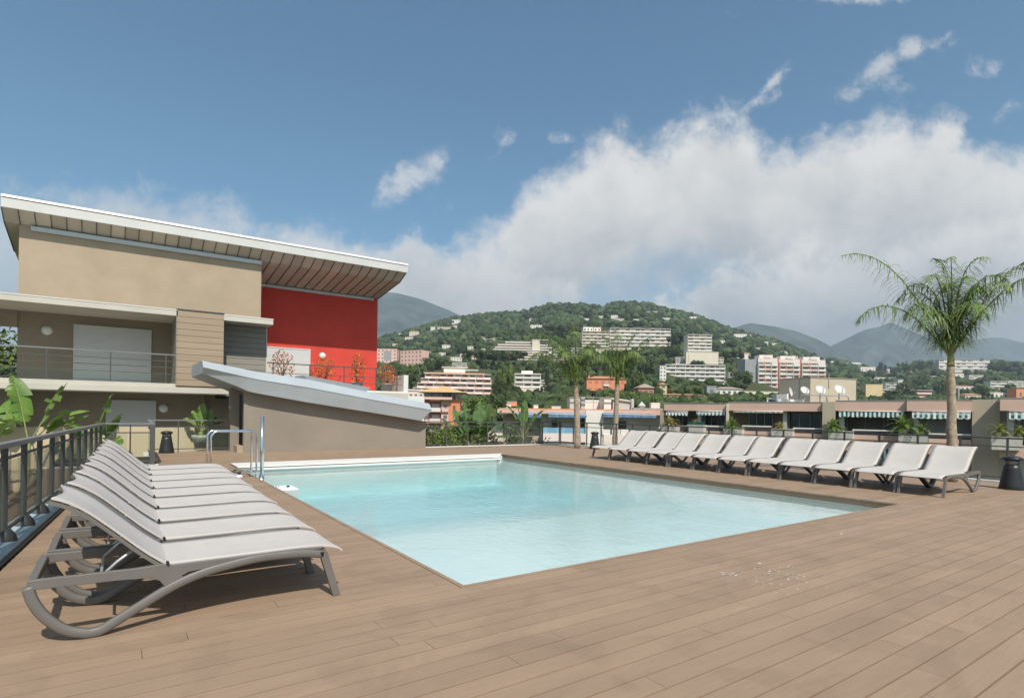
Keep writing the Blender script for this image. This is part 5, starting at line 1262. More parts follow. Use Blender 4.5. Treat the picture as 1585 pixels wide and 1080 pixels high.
# pink and white towers
B = Bld("tower_block", "tall pink and white balcony towers with rounded gables and a grey end wall", "apartment block", 1155, 1281, 553, 607, 0, "apartment blocks on the hillside", depth=16)
fh = B.h/8
B.box("grey_end_wall", GREYR, B.a, B.q.x(1174), 2.5, 16, -6, B.h*0.94)
for g, (x0, x1, yo) in enumerate(((1174,1204,0.0),(1208,1240,1.2),(1244,1281,2.0))):
    a, b = B.q.x(x0), B.q.x(x1); top = B.h - 0.5 - g*0.35
    B.box("wall", PINKW, a, b, yo+1.2, 16, -6, top)
    for k in range(8):
        z = k*fh
        if z + fh > top: break
        n = 3
        for i in range(n):
            c0 = a+(b-a)*i/n; c1 = a+(b-a)*(i+1)/n
            B.box("balcony", OFFW if (i+k) % 3 else SALMON, c0+0.25, c1-0.25, yo-0.1+0.4*(i % 2), yo+0.1+0.4*(i % 2), z+0.05, z+fh*.40)
            B.box("window", FGLASS if (i+k) % 4 else SHUT, c0+0.7, c1-0.7, yo+1.12, yo+1.19, z+fh*.40, z+fh*.84)
            B.box("partition", SALMON if i == 1 else OFFW, c0-0.12, c0+0.14, yo-0.05, yo+1.19, z, z+fh*.97)
        B.box("floor_slab", OFFW, a, b, yo+0.5, yo+1.19, z-0.12, z+0.04)
    c = (a+b)/2; r = (b-a)*.16; gm = MB(); gm.prism_y([(c-r,top)]+[(c-r*math.cos(math.pi*i/8), top+r*0.9*math.sin(math.pi*i/8)) for i in range(1,8)]+[(c+r,top)], yo+0.9, yo+3); gm.build("gable", OFFW, B.t)
    B.box("penthouse", PINKW, a+(b-a)*.15, b-(b-a)*.15, yo+4, 12, top+0.002, top+fh*.8)
    if g < 2: B.box("stair_shaft", REDB, b+0.01, B.q.x(x1+4), yo+2.2, 15, -6, top-0.4)
# right-hand side of the valley
B = plain("plain ochre block with a stepped balcony side right of the penthouse", 1340, 1366, 595, 616, YELL, None, wins=(1,1), depth=8, name="apartment_block", cat="apartment block", group="apartment blocks on the hillside", wmat=YELL)
for k in range(3): B.box("balcony", CREAM, B.b+0.01, B.b+3-0.3*k, 0.5, 6, B.h*.62-2.1*k, B.h*.62-2.1*k+0.7); B.box("window", mat("far_loggia", (0.38,0.33,0.27), 0.8, 0.2, 0.5), B.b+0.01, B.b+2.2, 1.6, 5.5, B.h*.62-2.1*k-1.3, B.h*.62-2.1*k)
block("pale blue white small block right of the plain ochre one", 1371, 1398, 592, 605, 3, 4, OFFW, GREYL, depth=8)
block("small red and pink two storey house left of the big palm trunk", 1419, 1442, 604, 616, 2, 2, REDB, PINKW, depth=6, roof=TILE, setb=0.8, name="house")
block("long white and pink balcony block behind the big palm trunk", 1456, 1529, 556.5, 576, 4, 9, PINKW, OFFW, depth=12, yaw=-6)
plain("low pink annexe under the long balcony block by the palm trunk", 1470, 1492, 578, 584, PINKW, None, wins=(4,1), depth=6)
block("white three storey house with red roof at the far right", 1533, 1558, 590, 603, 3, 3, OFFW, OFFW, depth=8, name="house", setb=0.8)
plain("pale pink low villa right of the palm trunk", 1480, 1507, 597, 605, PINKW, TILE, 0.7, wins=(4,1), depth=7)
plain("cream villa with orange tile roof just above the right flat roof", 1494, 1519, 611, 619, CREAM, TILE, 1.2, wins=(4,1), depth=7)
B = plain("long white flat roofed hall at the right edge of the valley", 1532, 1574, 608, 618, OFFW, None, wins=(6,1), depth=9)
plain("orange walled house cut by the right edge", 1573, 1600, 602, 618, ORNG, None, wins=(2,1), depth=8)
plain("grey and pink flat house among trees right of the dishes", 1332, 1355, 568, 577, PINKW, None, wins=(4,1), depth=7)
plain("small pink cube house left of the big palm crown", 1368, 1377, 571, 578, PINKW, None, wins=(2,1), depth=5)
plain("wide white flat roofed villa on the low ridge right of the towers", 1300, 1332, 561, 567, OFFW, None, wins=(6,1), depth=7)
# scattered villas on the green hill: px centre x, base y, width, height, colour, roof, words
VS = [(623,521,12,5,0,0,"lowest white villa at the left foot of the hill beside the mountain gap"),(641,519,15,6,1,1,"cream villa with red roof at the left foot of the hill"),(634,525,14,3,0,0,"long white wall house under the red roofed villa at the left foot of the hill"),
 (670,511,7,5,0,0,"small white villa alone in the wood left of the long wall house"),(688,511,22,5,2,0,"long pale wall house on the left shoulder of the hill"),(706,501,13,6,0,0,"white house cluster on the left shoulder of the hill under the skyline"),(704,508,6,4,1,0,"tiny cream house beneath the white cluster on the left shoulder"),
 (830,508,18,5,0,0,"white villa in the wood above the cream stepped building"),(826,496,13,3,3,0,"pale pink house high in the wood above the white villa"),(850,509,9,5,0,0,"small white cube house right of the white villa in the wood"),
 (691,539,13,5,0,0,"white house in the trees above the pink slab block"),(728,541,9,5,1,0,"cream house beside the pines on the lower left slope"),(661,549,11,5,2,0,"pale house right behind the pink slab block"),(685,550,10,4,0,0,"white house low in the trees left of the pines"),(706,559,17,6,0,0,"white terrace house below the pines"),(718,552,12,4,3,0,"pink white house just left of the pines"),(732,556,10,4,1,1,"cream house with small roof under the left pine"),
 (600,527,10,4,0,0,"small white house at the left skyline near the red wall"),(612,536,9,4,1,0,"cream house just above the pink square block"),(747,543,8,3,0,0,"tiny white house over the pine tops"),
 (908,497,8,4,0,0,"small white villa left of the saddle of the hill"),(931,493,9,4,1,0,"cream villa beneath the saddle of the hill"),(957,498,18,5,2,0,"long pale villa under the right summit"),(951,492,10,4,0,0,"white villa just above the long pale villa"),(984,498,9,4,0,0,"white villa right of the long pale villa under the summit"),(1012,485,22,3,2,0,"long pale wall house high on the right summit"),(1033,483,7,4,0,0,"white house on the skyline right of the summit"),(1030,497,13,5,0,0,"white villa on the right slope above the dark pine"),(1073,496,11,6,0,0,"white villa on the right skyline of the hill"),(1000,478,9,3,3,0,"tiny pink house close below the right summit"),
 (1146,523,20,6,0,0,"wide white villa on the right shoulder of the hill"),(1163,523,9,4,3,1,"villa with red roof next to the wide white one on the right shoulder"),(1118,531,8,4,0,0,"small white villa in trees on the right shoulder"),(1185,533,8,4,0,0,"white house down the right ridge, upper one"),(1199,536,8,5,1,0,"cream house down the right ridge, middle one"),(1213,548,11,4,0,1,"red roofed house down the right ridge, lowest one"),(1174,541,8,3,2,0,"tiny pale house under the right ridge"),(1231,555,8,4,1,1,"villa with red roof behind the pink and white towers"),
 (1395,592,9,4,0,0,"small white house in trees left of the big palm trunk"),(1412,580,8,4,3,1,"pink house with red roof below the palm fronds"),(1446,586,9,4,1,0,"cream house left of the palm trunk in the wood"),(1508,588,10,4,0,0,"white house in the trees right of the palm trunk"),(1578,576,12,6,0,0,"white house in trees at the far right"),(1545,612,9,4,1,1,"villa with red roof beside the long white hall"),(1355,588,9,4,2,0,"pale house over the plain ochre block"),(1290,563,8,4,0,0,"white house at the right end of the towers")]
cols = [OFFW, CREAM, mat("pale_stone", (0.56,0.50,0.42), 0.9, 0.1, 0.3), PINKW]
for x, y, w, h, c, rf_, lb in VS:
    plain(lb, x-w/2, x+w/2, y-h, y, cols[c], TILE if rf_ else None, 1.4, wins=(max(2, int(w/3.5)), 1 if h < 5 else 2), depth=max(6, w*0.35), name="villa", cat="villa", group="villas scattered over the green hill", foot=5)
# more pale blocks and villas among the trees of the lower slopes
for a in (("cream terraced block directly left of the left slender palm crown",857,880,541,562,5,3,CREAM,OFFW),("small cream terraces between the left palm crown and the long cream terrace",881,903,539,556,4,3,CREAM,OFFW),
          ("narrow white block right of the white house with the garage wall",837,848,589,606,4,1,OFFW,OFFW),("white three storey block below the tall dark pine",1046,1064,553,563,3,3,OFFW,OFFW),
          ("low white block at the right foot of the short cream block",1100,1120,553,562,2,4,OFFW,CREAM),("pale block in the trees left of the grey end wall",1128,1146,577,588,3,3,OFFW,PINKW),
          ("white block among the trees left of the pink terraced building",668,690,556,566,3,4,OFFW,CREAM),("cream block in the trees over the pink terraced building",700,722,562,571,3,3,CREAM,OFFW),
          ("small white block right of the plain ochre block's balconies",1398,1416,597,605,2,3,OFFW,OFFW),("cream three storey block in the wood right of the palm trunk",1500,1522,580,590,3,3,CREAM,OFFW),
          ("white block at the right edge in the wood above the orange wall",1560,1590,589,599,3,4,OFFW,OFFW),("long pale block on the low ridge left of the palm crown",1385,1412,567,574,2,5,OFFW,CREAM)):
    block(*a, depth=8, setb=0.7)
for i, (x0, x1, y0, y1, m, lb) in enumerate(((1128,1205,606,610.5,CREAM,"long pale retaining wall under the pink and white towers"),(1098,1150,589.5,592.5,CREAM,"pale garden wall above the white hipped roof house"),(1040,1064,563.5,566,CREAM,"short pale garden wall above the long white terrace"),(930,990,541,543.5,CREAM,"pale garden wall below the long cream terrace"),(690,740,572,574.5,OFFW,"low white garden wall over the pink terraced building"),(1340,1400,584,586.5,CREAM,"pale roadside wall in the wood behind the ochre block"))):
    B = Bld("garden_wall", lb, "wall", x0, x1, y0, y1, 0, "pale walls on the slopes", depth=0.5); B.box("wall", m, B.a, B.b, 0, 0.5, -4, B.h); B.box("coping", OFFW, B.a-0.1, B.b+0.1, -0.1, 0.6, B.h+0.002, B.h+0.2)
# tan cliff band in the wood
rk = MB(); rr_ = random.Random(4)
for i in range(16):
    x = 726 + i*2.6; Yc = Y_at(x, 527); p = at_depth(x, 527, Yc-4); w = 2.4*Yc/F_; h = rr_.uniform(3,6)*Yc/F_
    c = [(p + RGT*w*sx + FWD*sy*4 + Vector((0,0,zz))) for zz in (-2, h*rr_.uniform(.7,1.1)) for sx, sy in ((-.6,0),(.6,rr_.uniform(-.3,.3)),(.6,2),(-.6,2))]
    rk.add(c, [(3,2,1,0),(4,5,6,7),(0,1,5,4),(1,2,6,5),(2,3,7,6),(3,0,4,7)])
struct(rk.build("cliff", mat("cliff_rock",(0.38,0.34,0.24),0.95,0.3,0.2)))

# ------------------------------------------------------------------ single trees one can tell apart
def crown_mesh(kind, seed):
    rnd = random.Random(seed); mb = MB(); n = {"round":1500,"pine":1500,"cypress":900,"loose":1300}[kind]
    lumps = []
    if kind == "round": lumps = [((rnd.uniform(-.55,.55), rnd.uniform(-.55,.55), rnd.uniform(0.28,0.80)), rnd.uniform(.24,.40)) for _ in range(13)]
    if kind == "loose": lumps = [((rnd.uniform(-.65,.65), rnd.uniform(-.65,.65), rnd.uniform(0.22,0.86)), rnd.uniform(.15,.32)) for _ in range(17)]
    if kind == "pine": lumps = [((rnd.uniform(-.72,.72), rnd.uniform(-.7,.7), 0.72+rnd.uniform(-.16,.14)), rnd.uniform(.16,.30)) for _ in range(18)]
    if kind == "cypress": lumps = [((rnd.uniform(-.1,.1), rnd.uniform(-.1,.1), 0.08+0.86*i/13), 0.30*(1-abs(i/13-0.3)**1.4)*rnd.uniform(.8,1.1)+.05) for i in range(14)]
    for _ in range(n):
        c, r = rnd.choice(lumps); d = Vector((rnd.gauss(0,1), rnd.gauss(0,1), rnd.gauss(0,1))).normalized()
        rr = r*rnd.random()**0.35; q = Vector((c[0]+d.x*rr, c[1]+d.y*rr, c[2]+d.z*rr*(0.55 if kind == "pine" else 0.8)))
        nn = (d + Vector((rnd.gauss(0,.5), rnd.gauss(0,.5), rnd.gauss(0,.5)+.3))).normalized(); e = nn.orthogonal().normalized(); e = Matrix.Rotation(rnd.random()*6.28, 3, nn) @ e; b = nn.cross(e)
        s = rnd.uniform(.022,.052)*(1.25 if kind != "cypress" else 1.0)
        mb.add([q-e*s-b*s*.6, q+e*s*.9-b*s*.5, q+e*s+b*s*.6, q-e*s*.8+b*s*.7], [(0,1,2,3)])
    tr = MB(); hgt = 0.62 if kind == "pine" else 0.45 if kind != "cypress" else 0.2
    tr.tube([(0,0,-0.15),(0.01,0.01,hgt*0.5),(0.0,-0.01,hgt)], [0.035,0.028,0.018], 7)
    if kind != "cypress":
        for k in range(6):
            a = k*1.05; tr.tube([(0,0,hgt*0.75),(0.25*math.cos(a),0.25*math.sin(a),hgt+.06),(0.48*math.cos(a),0.48*math.sin(a),hgt+.14)], [0.016,0.011,0.004], 5)
    return mb, tr
PROTO = {}
CM = {"round":TREEA,"bright":TREEC,"pine":TREEB,"cypress":TREED,"loose":TREEA,"pinebright":TREEC,"dark":TREEB}
KIND = {"bright":"round","pinebright":"pine","dark":"loose"}
def tree(kind, x, yb, yt, wpx, label, Y=None, group="single trees among the houses", var=0):
    Y = Y or Y_at(x, yb); key = (kind, var % 3)
    if key not in PROTO:
        mb, tr = crown_mesh(KIND.get(kind, kind), 100 + (var % 3)*17 + sum(map(ord, kind)))
        PROTO[key] = (tr.mesh("trunk", TRUNKM), mb.mesh("crown", CM[kind]))
    t = cthing("tree" if "pine" not in kind and kind != "cypress" else ("pine_tree" if "pine" in kind else "cypress_tree"), label, "tree", x, yb, Y, R((x*37) % 360), group)
    h = (yb-yt)*Y/F_; w = wpx*Y/F_/2/(0.9 if kind != "cypress" else 0.30)
    t.scale = (w, w, h)
    for nm, me in (("trunk", PROTO[key][0]), ("crown", PROTO[key][1])):
        o = bpy.data.objects.new(nm, me); COL.objects.link(o); o.parent = t
TR = [("pine",735,568,538,34,"umbrella pine at the left end of the dark pine row"),("pine",752,569,541,32,"umbrella pine second in the dark row below the hill"),("pine",770,570,539,36,"broad umbrella pine in the middle of the dark row"),("pine",788,569,541,34,"umbrella pine fourth in the dark row, beside the cream stepped building"),("pine",804,568,543,24,"small umbrella pine at the right end of the dark row"),
 ("round",682,572,551,34,"round green tree left of the pines above the pink terraces"),("round",664,575,553,26,"green tree right behind the pink slab block"),("bright",695,583,563,26,"yellowish round tree just over the pink terraced building"),("loose",655,600,566,34,"large dark green tree left of the pink terraced building"),("loose",634,606,567,32,"dark green tree beside the white end pillar of the terrace"),("round",618,590,560,28,"green tree in front of the square pink block"),("bright",640,585,563,24,"light green tree below the pink slab block"),
 ("bright",781,606,568,30,"bright green umbrella shaped tree left of the white house"),("bright",788,585,563,22,"small bright tree above the large bright one left of the white house"),("dark",772,612,585,24,"dark shrubby tree at the right side of the pink terraces"),("loose",842,582,546,26,"dark green tree left of the palm crown, below the stepped building"),("pine",865,526,503,44,"big dark pine left of the long cream terrace"),("round",845,530,510,24,"green tree left of the big dark pine"),
 ("pine",1052,552,512,38,"tall dark pine between the two cream terraces"),("dark",1040,556,530,24,"dark bushy tree under the tall dark pine"),("loose",954,540,516,26,"green tree before the long cream terrace, left one"),("loose",1003,541,524,22,"green tree before the long cream terrace, right one"),("round",1012,541,529,16,"small round tree at the right end of the long cream terrace"),
 ("loose",945,580,548,34,"tall green tree above the orange house, left one"),("loose",975,590,545,36,"tall green tree above the orange house, right one"),("dark",1000,585,552,36,"dark tree mass between the orange house and the long white terrace"),("round",985,608,572,30,"round tree directly right of the orange house"),("dark",925,578,548,28,"dark tree between the two slender palms"),("dark",900,600,566,28,"dark tree behind the left slender palm"),
 ("cypress",1013,612,590,9,"slim dark cypress left of the narrow tower house"),("cypress",846,612,572,10,"tall dark cypress right of the white house behind the palm"),("cypress",838,616,600,6,"short cypress by the garage wall"),("cypress",853,620,603,6,"short cypress in the hedge garden, right one"),
 ("bright",947,628,604,34,"bright hedge tree in front of the orange house, left one"),("bright",975,630,605,38,"bright hedge tree in front of the orange house, middle one"),("bright",1003,631,610,30,"bright hedge tree right of the grey plant room"),("bright",1020,632,611,40,"rounded green tree behind the flat roof left of the pink house"),("bright",1040,630,612,30,"rounded green tree behind the left end of the pink house"),("bright",1082,628,612,36,"rounded green tree over the pink parapet"),("bright",1107,628,611,34,"rounded green tree under the white house"),("bright",1128,627,613,30,"rounded green tree right of the white hipped house"),("bright",1183,627,610,36,"green hedge tree below the pink and white towers"),
 ("pine",1130,567,541,40,"umbrella pine left of the red roofed white villa"),("bright",1124,562,544,20,"bright tree in front of the umbrella pine"),("pine",1126,545,527,28,"dark pine higher up behind the umbrella pine"),("dark",1172,560,540,26,"dark tree right of the red roofed white villa"),("loose",1155,600,571,30,"grey green tree at the foot of the grey end wall"),("dark",1140,595,575,24,"dark tree left of the grey end wall"),("round",1130,600,584,18,"round tree right of the long white terrace"),
 ("round",1098,600,582,20,"round tree at the front of the long white terrace"),("loose",1075,604,588,18,"small palm like tree in front of the long white terrace"),("round",1050,600,583,16,"reddish dark tree before the long white terrace"),("round",1062,612,595,18,"bright rounded tree before the low pink house"),("bright",1085,612,597,18,"rounded tree at the right of the low pink house"),
 ("bright",815,630,612,18,"green hedge ball by the garage wall"),("round",829,632,610,16,"pair of clipped trees near the garage wall, left one"),("round",841,632,612,14,"pair of clipped trees near the garage wall, right one"),("bright",872,632,610,26,"green tree behind the flat roof left of the plant room"),("dark",883,622,600,30,"dark palm like tree behind the plant room"),
 ("cypress",1363,580,561,8,"dark cypress on the low ridge left of the big palm, taller one"),("cypress",1370,579,565,6,"dark cypress on the low ridge left of the big palm, shorter one"),("dark",1346,592,573,20,"dark round tree behind the plain ochre block"),("loose",1400,582,560,30,"tree mass on the low ridge left of the palm crown"),("round",1430,578,556,32,"green tree on the low ridge behind the palm fronds"),("dark",1545,580,556,34,"dark tree right of the long balcony block"),("dark",1572,582,560,30,"dark tree at the right edge on the ridge"),("loose",1405,612,590,34,"olive grey tree left of the palm trunk"),("loose",1425,600,578,30,"green tree in the valley left of the palm trunk"),("loose",1385,618,602,26,"grey green tree over the striped awning roof"),("round",1460,612,590,24,"tree right beside the palm trunk in the valley"),("loose",1520,600,582,26,"tree between the balcony block and the white house"),("dark",1525,616,600,22,"dark tree behind the cream villa with orange roof")]
for i, (k, x, yb, yt, w, lb) in enumerate(TR): tree(k, x, yb, yt, w, lb, var=i)
for i, (k, x, yb, yt, w, lb, Y) in enumerate((("loose",722,700,636,44,"dark green tree low behind the banana clump, left one",62),("bright",752,700,630,46,"bright green tree low behind the banana clump, right one",66),("round",778,700,638,40,"round tree between the banana clump and the flat roofed house",60),("loose",688,702,655,40,"green tree behind the reedy shrub beside the shed",58),("bright",706,702,660,34,"light green bushy tree behind the far railing",52),("dark",795,664,622,36,"dark tree behind the orange roof box",75),("bright",735,640,612,40,"light green tree under the pink terraced building",95),("loose",770,636,606,44,"green tree right of the yellow roofed block",98))):
    tree(k, x, yb, yt, w, lb, Y=Y, var=i)

# ------------------------------------------------------------------ the wood on the hill: one mass of crowns
rng = np.random.default_rng(5)
def ico(sub=1):
    import bmesh
    bm = bmesh.new(); bmesh.ops.create_icosphere(bm, subdivisions=sub, radius=1.0)
    V = np.array([v.co[:] for v in bm.verts]); F = np.array([[v.index for v in f.verts] for f in bm.faces]); bm.free(); return V, F
IV, IF = ico(2)
cand = []
boxes = np.array(BOXES)
def inbox(x, y): return bool(((boxes[:,0] < x) & (x < boxes[:,1]) & (boxes[:,2] < y) & (y < boxes[:,3])).any())
tries = 0
while len(cand) < 6500 and tries < 60000:
    tries += 1
    x = rng.uniform(560, 1640); ys = float(np.interp(cam_dir(x, 500)[0], SK_T, [p[1] for p in SKYL])); y = ys + (640-ys)*rng.random()**1.35
    if inbox(x, y): continue
    cand.append((x, y, Y_at(x, y)))
for k in range(900):                                        # crowns along the ridge line and just behind it
    x = rng.uniform(560, 1640); ys = float(np.interp(cam_dir(x, 500)[0], SK_T, [p[1] for p in SKYL])); cand.append((x, ys+1.5, Y1*rng.uniform(0.93, 1.02)))
VV, FFs = [], []
noise_d = [np.stack([rng.normal(size=3) for _ in range(4)]) for _ in range(24)]
for i, (x, y, Y) in enumerate(cand):
    t, s = cam_dir(x, y); zb = float(land_z(t, Y)); r = min(5.2, max(1.6, Y*0.0052))*rng.uniform(0.7, 1.35)
    nd = noise_d[i % 24]; d = 1 + 0.22*np.sin(IV @ nd.T*2.2 + i).sum(1)/1.6
    P = IV*d[:,None]*np.array([r*rng.uniform(.8,1.2), r, r*rng.uniform(.75,1.15)]); a = rng.random()*6.28; ca, sa = math.cos(a), math.sin(a)
    P = np.stack([P[:,0]*ca-P[:,1]*sa, P[:,0]*sa+P[:,1]*ca, P[:,2]], -1); w = w_of(t, Y, zb + r*0.55)
    VV.append(P + np.array(w)); FFs.append(IF + i*len(IV))
wood = np_mesh("hillside_wood", np.concatenate(VV), np.concatenate(FFs), FORESTM, False)
tag(wood, "dense green wood covering the hill behind the houses", "wood", kind="stuff")
# break the crowns into leafy clumps
wd = wood.modifiers.new("clumps", 'DISPLACE'); tx = bpy.data.textures.new("clump_noise", 'CLOUDS'); tx.noise_scale = 2.2; tx.noise_depth = 2; wd.texture = tx; wd.texture_coords = 'GLOBAL'; wd.strength = 2.2; wd.mid_level = 0.5
# ------------------------------------------------------------------ haze, sky, sun
hz = MB(); hz.box(-9400, 9400, -9400, 9400, -18, 760)
hm = bpy.data.materials.new("haze_air"); hm.use_nodes = True; nt = hm.node_tree; N = nt.nodes; L = nt.links; N.remove(N["Principled BSDF"])
pv = N.new("ShaderNodeVolumePrincipled"); pv.inputs["Color"].default_value = (0.72,0.86,1.0,1); pv.inputs["Density"].default_value = HAZE_D; pv.inputs["Anisotropy"].default_value = 0.1
L.new(pv.outputs[0], N["Material Output"].inputs["Volume"])
tag(hz.build("haze", hm), None, None, kind="stuff")

SUN = Vector((-0.20, -0.84, 1.0)).normalized()
sd = bpy.data.lights.new("sun", 'SUN'); so = bpy.data.objects.new("sun", sd); COL.objects.link(so)
sd.energy = SUN_E; sd.angle = R(0.53); sd.color = (1.0, 0.94, 0.85)
so.rotation_euler = SUN.to_track_quat('Z', 'Y').to_euler(); so.location = (0, -10, 30)
elev = math.asin(SUN.z); azi = math.atan2(SUN.x, SUN.y)
wld = bpy.data.worlds.new("World"); scene.world = wld; wld.use_nodes = True
nt = wld.node_tree; N = nt.nodes; L = nt.links; bg = N["Background"]
sky = N.new("ShaderNodeTexSky"); sky.sky_type = 'NISHITA'; sky.sun_disc = False; sky.sun_elevation = elev; sky.sun_rotation = azi
sky.air_density = 1.0; sky.dust_density = 1.2; sky.ozone_density = 1.6
tc = N.new("ShaderNodeTexCoord")
def vmath(op, a, b=None):
    n = N.new("ShaderNodeVectorMath"); n.operation = op; L.new(a, n.inputs[0])
    if b is not None: n.inputs[1].default_value = b
    return n
def math_(op, a, b=None, clamp=False):
    n = N.new("ShaderNodeMath"); n.operation = op; n.use_clamp = clamp
    for i, q in enumerate((a, b)):
        if q is None: continue
        if isinstance(q, (int, float)): n.inputs[i].default_value = q
        else: L.new(q, n.inputs[i])
    return n.outputs[0]
def rng_(v, a, b, c, d, smooth=False):
    n = N.new("ShaderNodeMapRange"); n.clamp = True
    if smooth: n.interpolation_type = 'SMOOTHSTEP'
    L.new(v, n.inputs[0])
    for i, q in enumerate((a, b, c, d)): n.inputs[i+1].default_value = q
    return n.outputs[0]
D = tc.outputs["Generated"]
fa = math_('MAXIMUM', vmath('DOT_PRODUCT', D, tuple(FWD)).outputs["Value"], 0.02)
front = rng_(vmath('DOT_PRODUCT', D, tuple(FWD)).outputs["Value"], 0.05, 0.2, 0, 1)
pa = math_('DIVIDE', vmath('DOT_PRODUCT', D, tuple(RGT)).outputs["Value"], fa)     # bearing slope from north-of-view
sep = N.new("ShaderNodeSeparateXYZ"); L.new(D, sep.inputs[0]); qa = math_('DIVIDE', sep.outputs["Z"], fa)
comb = N.new("ShaderNodeCombineXYZ"); L.new(pa, comb.inputs[0]); L.new(qa, comb.inputs[1])
def noise(sc, det, rough=0.55, dist=0.0, sx=1.0, sy=1.0, off=0.0):
    mp = N.new("ShaderNodeMapping"); mp.inputs["Scale"].default_value = (sx, sy, 1); mp.inputs["Location"].default_value = (off, off*0.7, off*0.3); L.new(comb.outputs[0], mp.inputs[0])
    n = N.new("ShaderNodeTexNoise"); n.inputs["Scale"].default_value = sc; n.inputs["Detail"].default_value = det; n.inputs["Roughness"].default_value = rough; n.inputs["Distortion"].default_value = dist
    L.new(mp.outputs[0], n.inputs["Vector"]); return n.outputs["Fac"]
PMIN, PMAX = -1.95, 1.85
def curve(pts):                                            # elevation slope of a cloud outline by bearing
    fc = N.new("ShaderNodeFloatCurve"); cu = fc.mapping.curves[0]; pp = []
    for x, y in pts:
        a, b = cam_dir(x, y); pp.append((min(1, max(0, (a-PMIN)/(PMAX-PMIN))), min(1, max(0, (b+0.2)/1.0))))
    cu.points[0].location = pp[0]; cu.points[1].location = pp[-1]
    for p in pp[1:-1]: cu.points.new(*p)
    for p in cu.points: p.handle_type = 'VECTOR'
    fc.mapping.update(); L.new(rng_(pa, PMIN, PMAX, 0, 1), fc.inputs["Value"])
    return math_('SUBTRACT', fc.outputs[0], 0.2)
MAIN = [(-900,330),(-300,320),(0,298),(60,290),(110,285),(170,296),(240,308),(300,318),(360,338),(420,352),(480,350),(540,346),(580,366),(620,372),(699,370),(746,360),(790,338),(806,292),(858,262),(913,210),(953,190),(985,218),(1048,208),(1096,188),(1140,172),(1162,180),(1172,215),(1191,228),(1239,220),(1302,200),(1397,181),(1477,194),(1508,220),(1585,216),(1750,206),(2400,260)]
BASE = [(-900,760),(640,760),(760,560),(850,470),(910,440),(990,420),(1060,404),(1110,396),(1160,410),(1240,470),(1400,600),(1500,760),(2400,760)]
PUFF = [(-900,760),(380,700),(520,420),(560,372),(590,374),(610,356),(635,347),(675,355),(692,380),(720,398),(760,404),(820,424),(880,436),(930,470),(990,560),(1040,760),(2400,760)]
LOWR = [(-900,760),(940,700),(985,490),(1008,463),(1048,440),(1095,408),(1151,391),(1199,405),(1231,392),(1300,388),(1380,372),(1477,350),(1540,330),(1600,316),(1750,300),(2400,330)]
n_big = noise(4.5, 9, 0.58, 0.2); n_fine = noise(13, 9, 0.62, 0.25, off=3.1); n_vf = noise(40, 6, 0.6, 0.2, off=9.3); n_soft = noise(2.4, 6, 0.5, 0.2, off=7.7)
n_bil = noise(7.0, 9, 0.58, 0.3, off=5.5); n_bil2 = noise(16, 8, 0.6, 0.3, off=11.5)
def cen(n, k): return math_('MULTIPLY', math_('SUBTRACT', n, 0.5), k)
jit = math_('ADD', math_('ADD', cen(n_big, 0.16), cen(n_fine, 0.15)), cen(n_vf, 0.065))
def lobe(edge, w0, w1, H, top, deep):
    dep = math_('ADD', math_('SUBTRACT', edge, qa), jit)
    m = rng_(dep, w0, w1, 0, 1, True)
    sh = math_('ADD', rng_(math_('ADD', math_('SUBTRACT', edge, qa), cen(n_soft, 0.16)), 0.0, H, top, deep, True), math_('ADD', cen(n_bil, 1.2), cen(n_bil2, 0.6)))
    return m, sh
edge = curve(MAIN); base = curve(BASE)
m1, s1 = lobe(edge, -0.026, 0.062, 0.26, 0.98, 0.40)
m1 = math_('MULTIPLY', m1, rng_(math_('ADD', math_('SUBTRACT', qa, base), math_('MULTIPLY', jit, 0.8)), -0.05, 0.045, 0.42, 1, True))
m1 = math_('MULTIPLY', m1, rng_(pa, -0.62, -0.12, 0.66, 1.0, True))
m2, s2 = lobe(curve(PUFF), -0.012, 0.05, 0.14, 1.0, 0.45); m2 = math_('MULTIPLY', m2, 0.9)
m3, s3 = lobe(curve(LOWR), -0.012, 0.045, 0.17, 1.0, 0.05); m3 = math_('MULTIPLY', m3, 0.95)
def over(a, b, t):                                         # a + (b - a) t
    return math_('ADD', a, math_('MULTIPLY', math_('SUBTRACT', b, a), t))
shade = over(over(s1, s2, m2), s3, m3)
bank = math_('MAXIMUM', math_('MAXIMUM', m1, m2), m3)
def blob(x, y, rx, ry, amp, rot=0.0):
    a, b = cam_dir(x, y)
    dx = math_('SUBTRACT', pa, a); dy = math_('SUBTRACT', qa, b); c, s = math.cos(R(rot)), math.sin(R(rot))
    u = math_('ADD', math_('MULTIPLY', dx, c), math_('MULTIPLY', dy, s)); w = math_('SUBTRACT', math_('MULTIPLY', dy, c), math_('MULTIPLY', dx, s))
    r2 = math_('ADD', math_('POWER', math_('ABSOLUTE', math_('DIVIDE', u, rx/F_)), 2), math_('POWER', math_('ABSOLUTE', math_('DIVIDE', w, ry/F_)), 2))
    return math_('MULTIPLY', math_('POWER', 2.718, math_('MULTIPLY', r2, -1.0)), amp)
n_w = noise(8, 10, 0.64, 0.4, off=1.7); n_w2 = noise(26, 8, 0.65, 0.3, off=4.4)
wisps = None
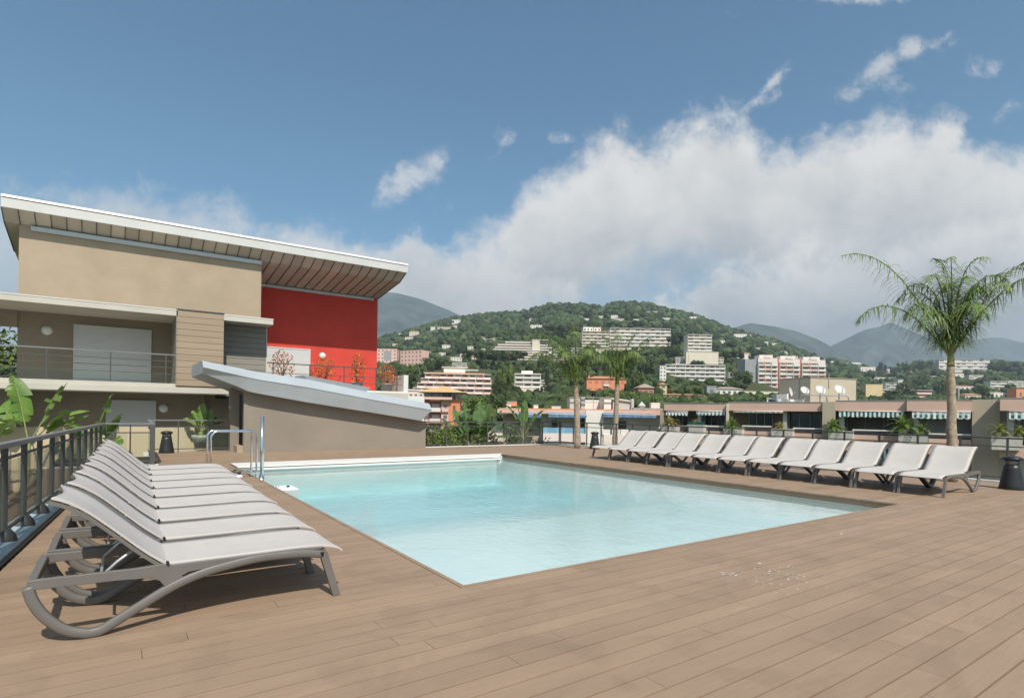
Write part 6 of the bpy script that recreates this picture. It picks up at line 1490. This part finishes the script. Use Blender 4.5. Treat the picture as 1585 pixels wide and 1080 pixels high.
for bb in ((612,285,52,30,0.95,10),(655,262,42,20,0.85,28),(790,212,24,22,0.85,45),(770,245,22,14,0.5,45),(1370,105,48,26,0.95,35),(1435,68,48,17,0.95,20),(1525,105,34,24,0.85,30),(1190,132,40,9,1.0,46),(1160,165,60,18,0.9,22),(1140,20,40,14,0.35,0),(868,214,22,10,0.55,0),(1340,0,120,9,0.75,0),(1065,198,50,26,0.6,20),(1305,152,30,16,0.45,30),(1560,170,30,14,0.45,30),(1395,150,30,22,0.5,60),(800,262,40,20,0.4,40),(700,330,40,14,0.3,0)):
    k = blob(*bb); wisps = k if wisps is None else math_('ADD', wisps, k)
wc = rng_(math_('ADD', wisps, math_('ADD', cen(n_w, 4.2), cen(n_w2, 2.4))), 0.35, 1.7, 0, 0.72, True)
wc = math_('MULTIPLY', wc, rng_(wisps, 0.04, 0.35, 0, 1, True))
cov = math_('MAXIMUM', bank, wc)
shade = math_('MAXIMUM', shade, math_('MULTIPLY', wc, 0.9))
cov = math_('MULTIPLY', cov, front, clamp=True)
rear_fill = math_('MULTIPLY', math_('MULTIPLY', rng_(n_soft, 0.42, 0.6, 0, 0.9, True), math_('SUBTRACT', 1.0, front)), 0.8)  # unseen cloud behind the view, thickened to raise the fill light
cov = math_('MAXIMUM', cov, rear_fill)
cr = N.new("ShaderNodeValToRGB"); L.new(shade, cr.inputs[0])
els = cr.color_ramp.elements; els[0].position = 0.05; els[0].color = (*[CLD*c for c in (0.44,0.465,0.49)], 1); els[1].position = 0.98; els[1].color = (*[CLD*c for c in (0.83,0.825,0.81)], 1)
e = els.new(0.5); e.color = (*[CLD*c for c in (0.64,0.65,0.655)], 1)
tint = N.new("ShaderNodeMix"); tint.data_type = 'RGBA'; tint.blend_type = 'MULTIPLY'; tint.inputs[0].default_value = 1.0; L.new(sky.outputs[0], tint.inputs[6]); tint.inputs[7].default_value = (*SKY_TINT, 1)
mxc = N.new("ShaderNodeMix"); mxc.data_type = 'RGBA'; L.new(cov, mxc.inputs[0]); L.new(tint.outputs[2], mxc.inputs[6]); L.new(cr.outputs[0], mxc.inputs[7])
L.new(mxc.outputs[2], bg.inputs["Color"]); bg.inputs["Strength"].default_value = SKY_STR

scene.view_settings.view_transform = 'Standard'; scene.view_settings.look = 'None'
scene.view_settings.exposure = EXPO; scene.view_settings.gamma = 1.0
cy = scene.cycles
cy.max_bounces = 8; cy.diffuse_bounces = 3; cy.glossy_bounces = 3; cy.transmission_bounces = 4; cy.transparent_max_bounces = 12; cy.volume_bounces = 0
cy.volume_max_steps = 64; cy.caustics_reflective = False; cy.caustics_refractive = False; cy.sample_clamp_indirect = 4.0
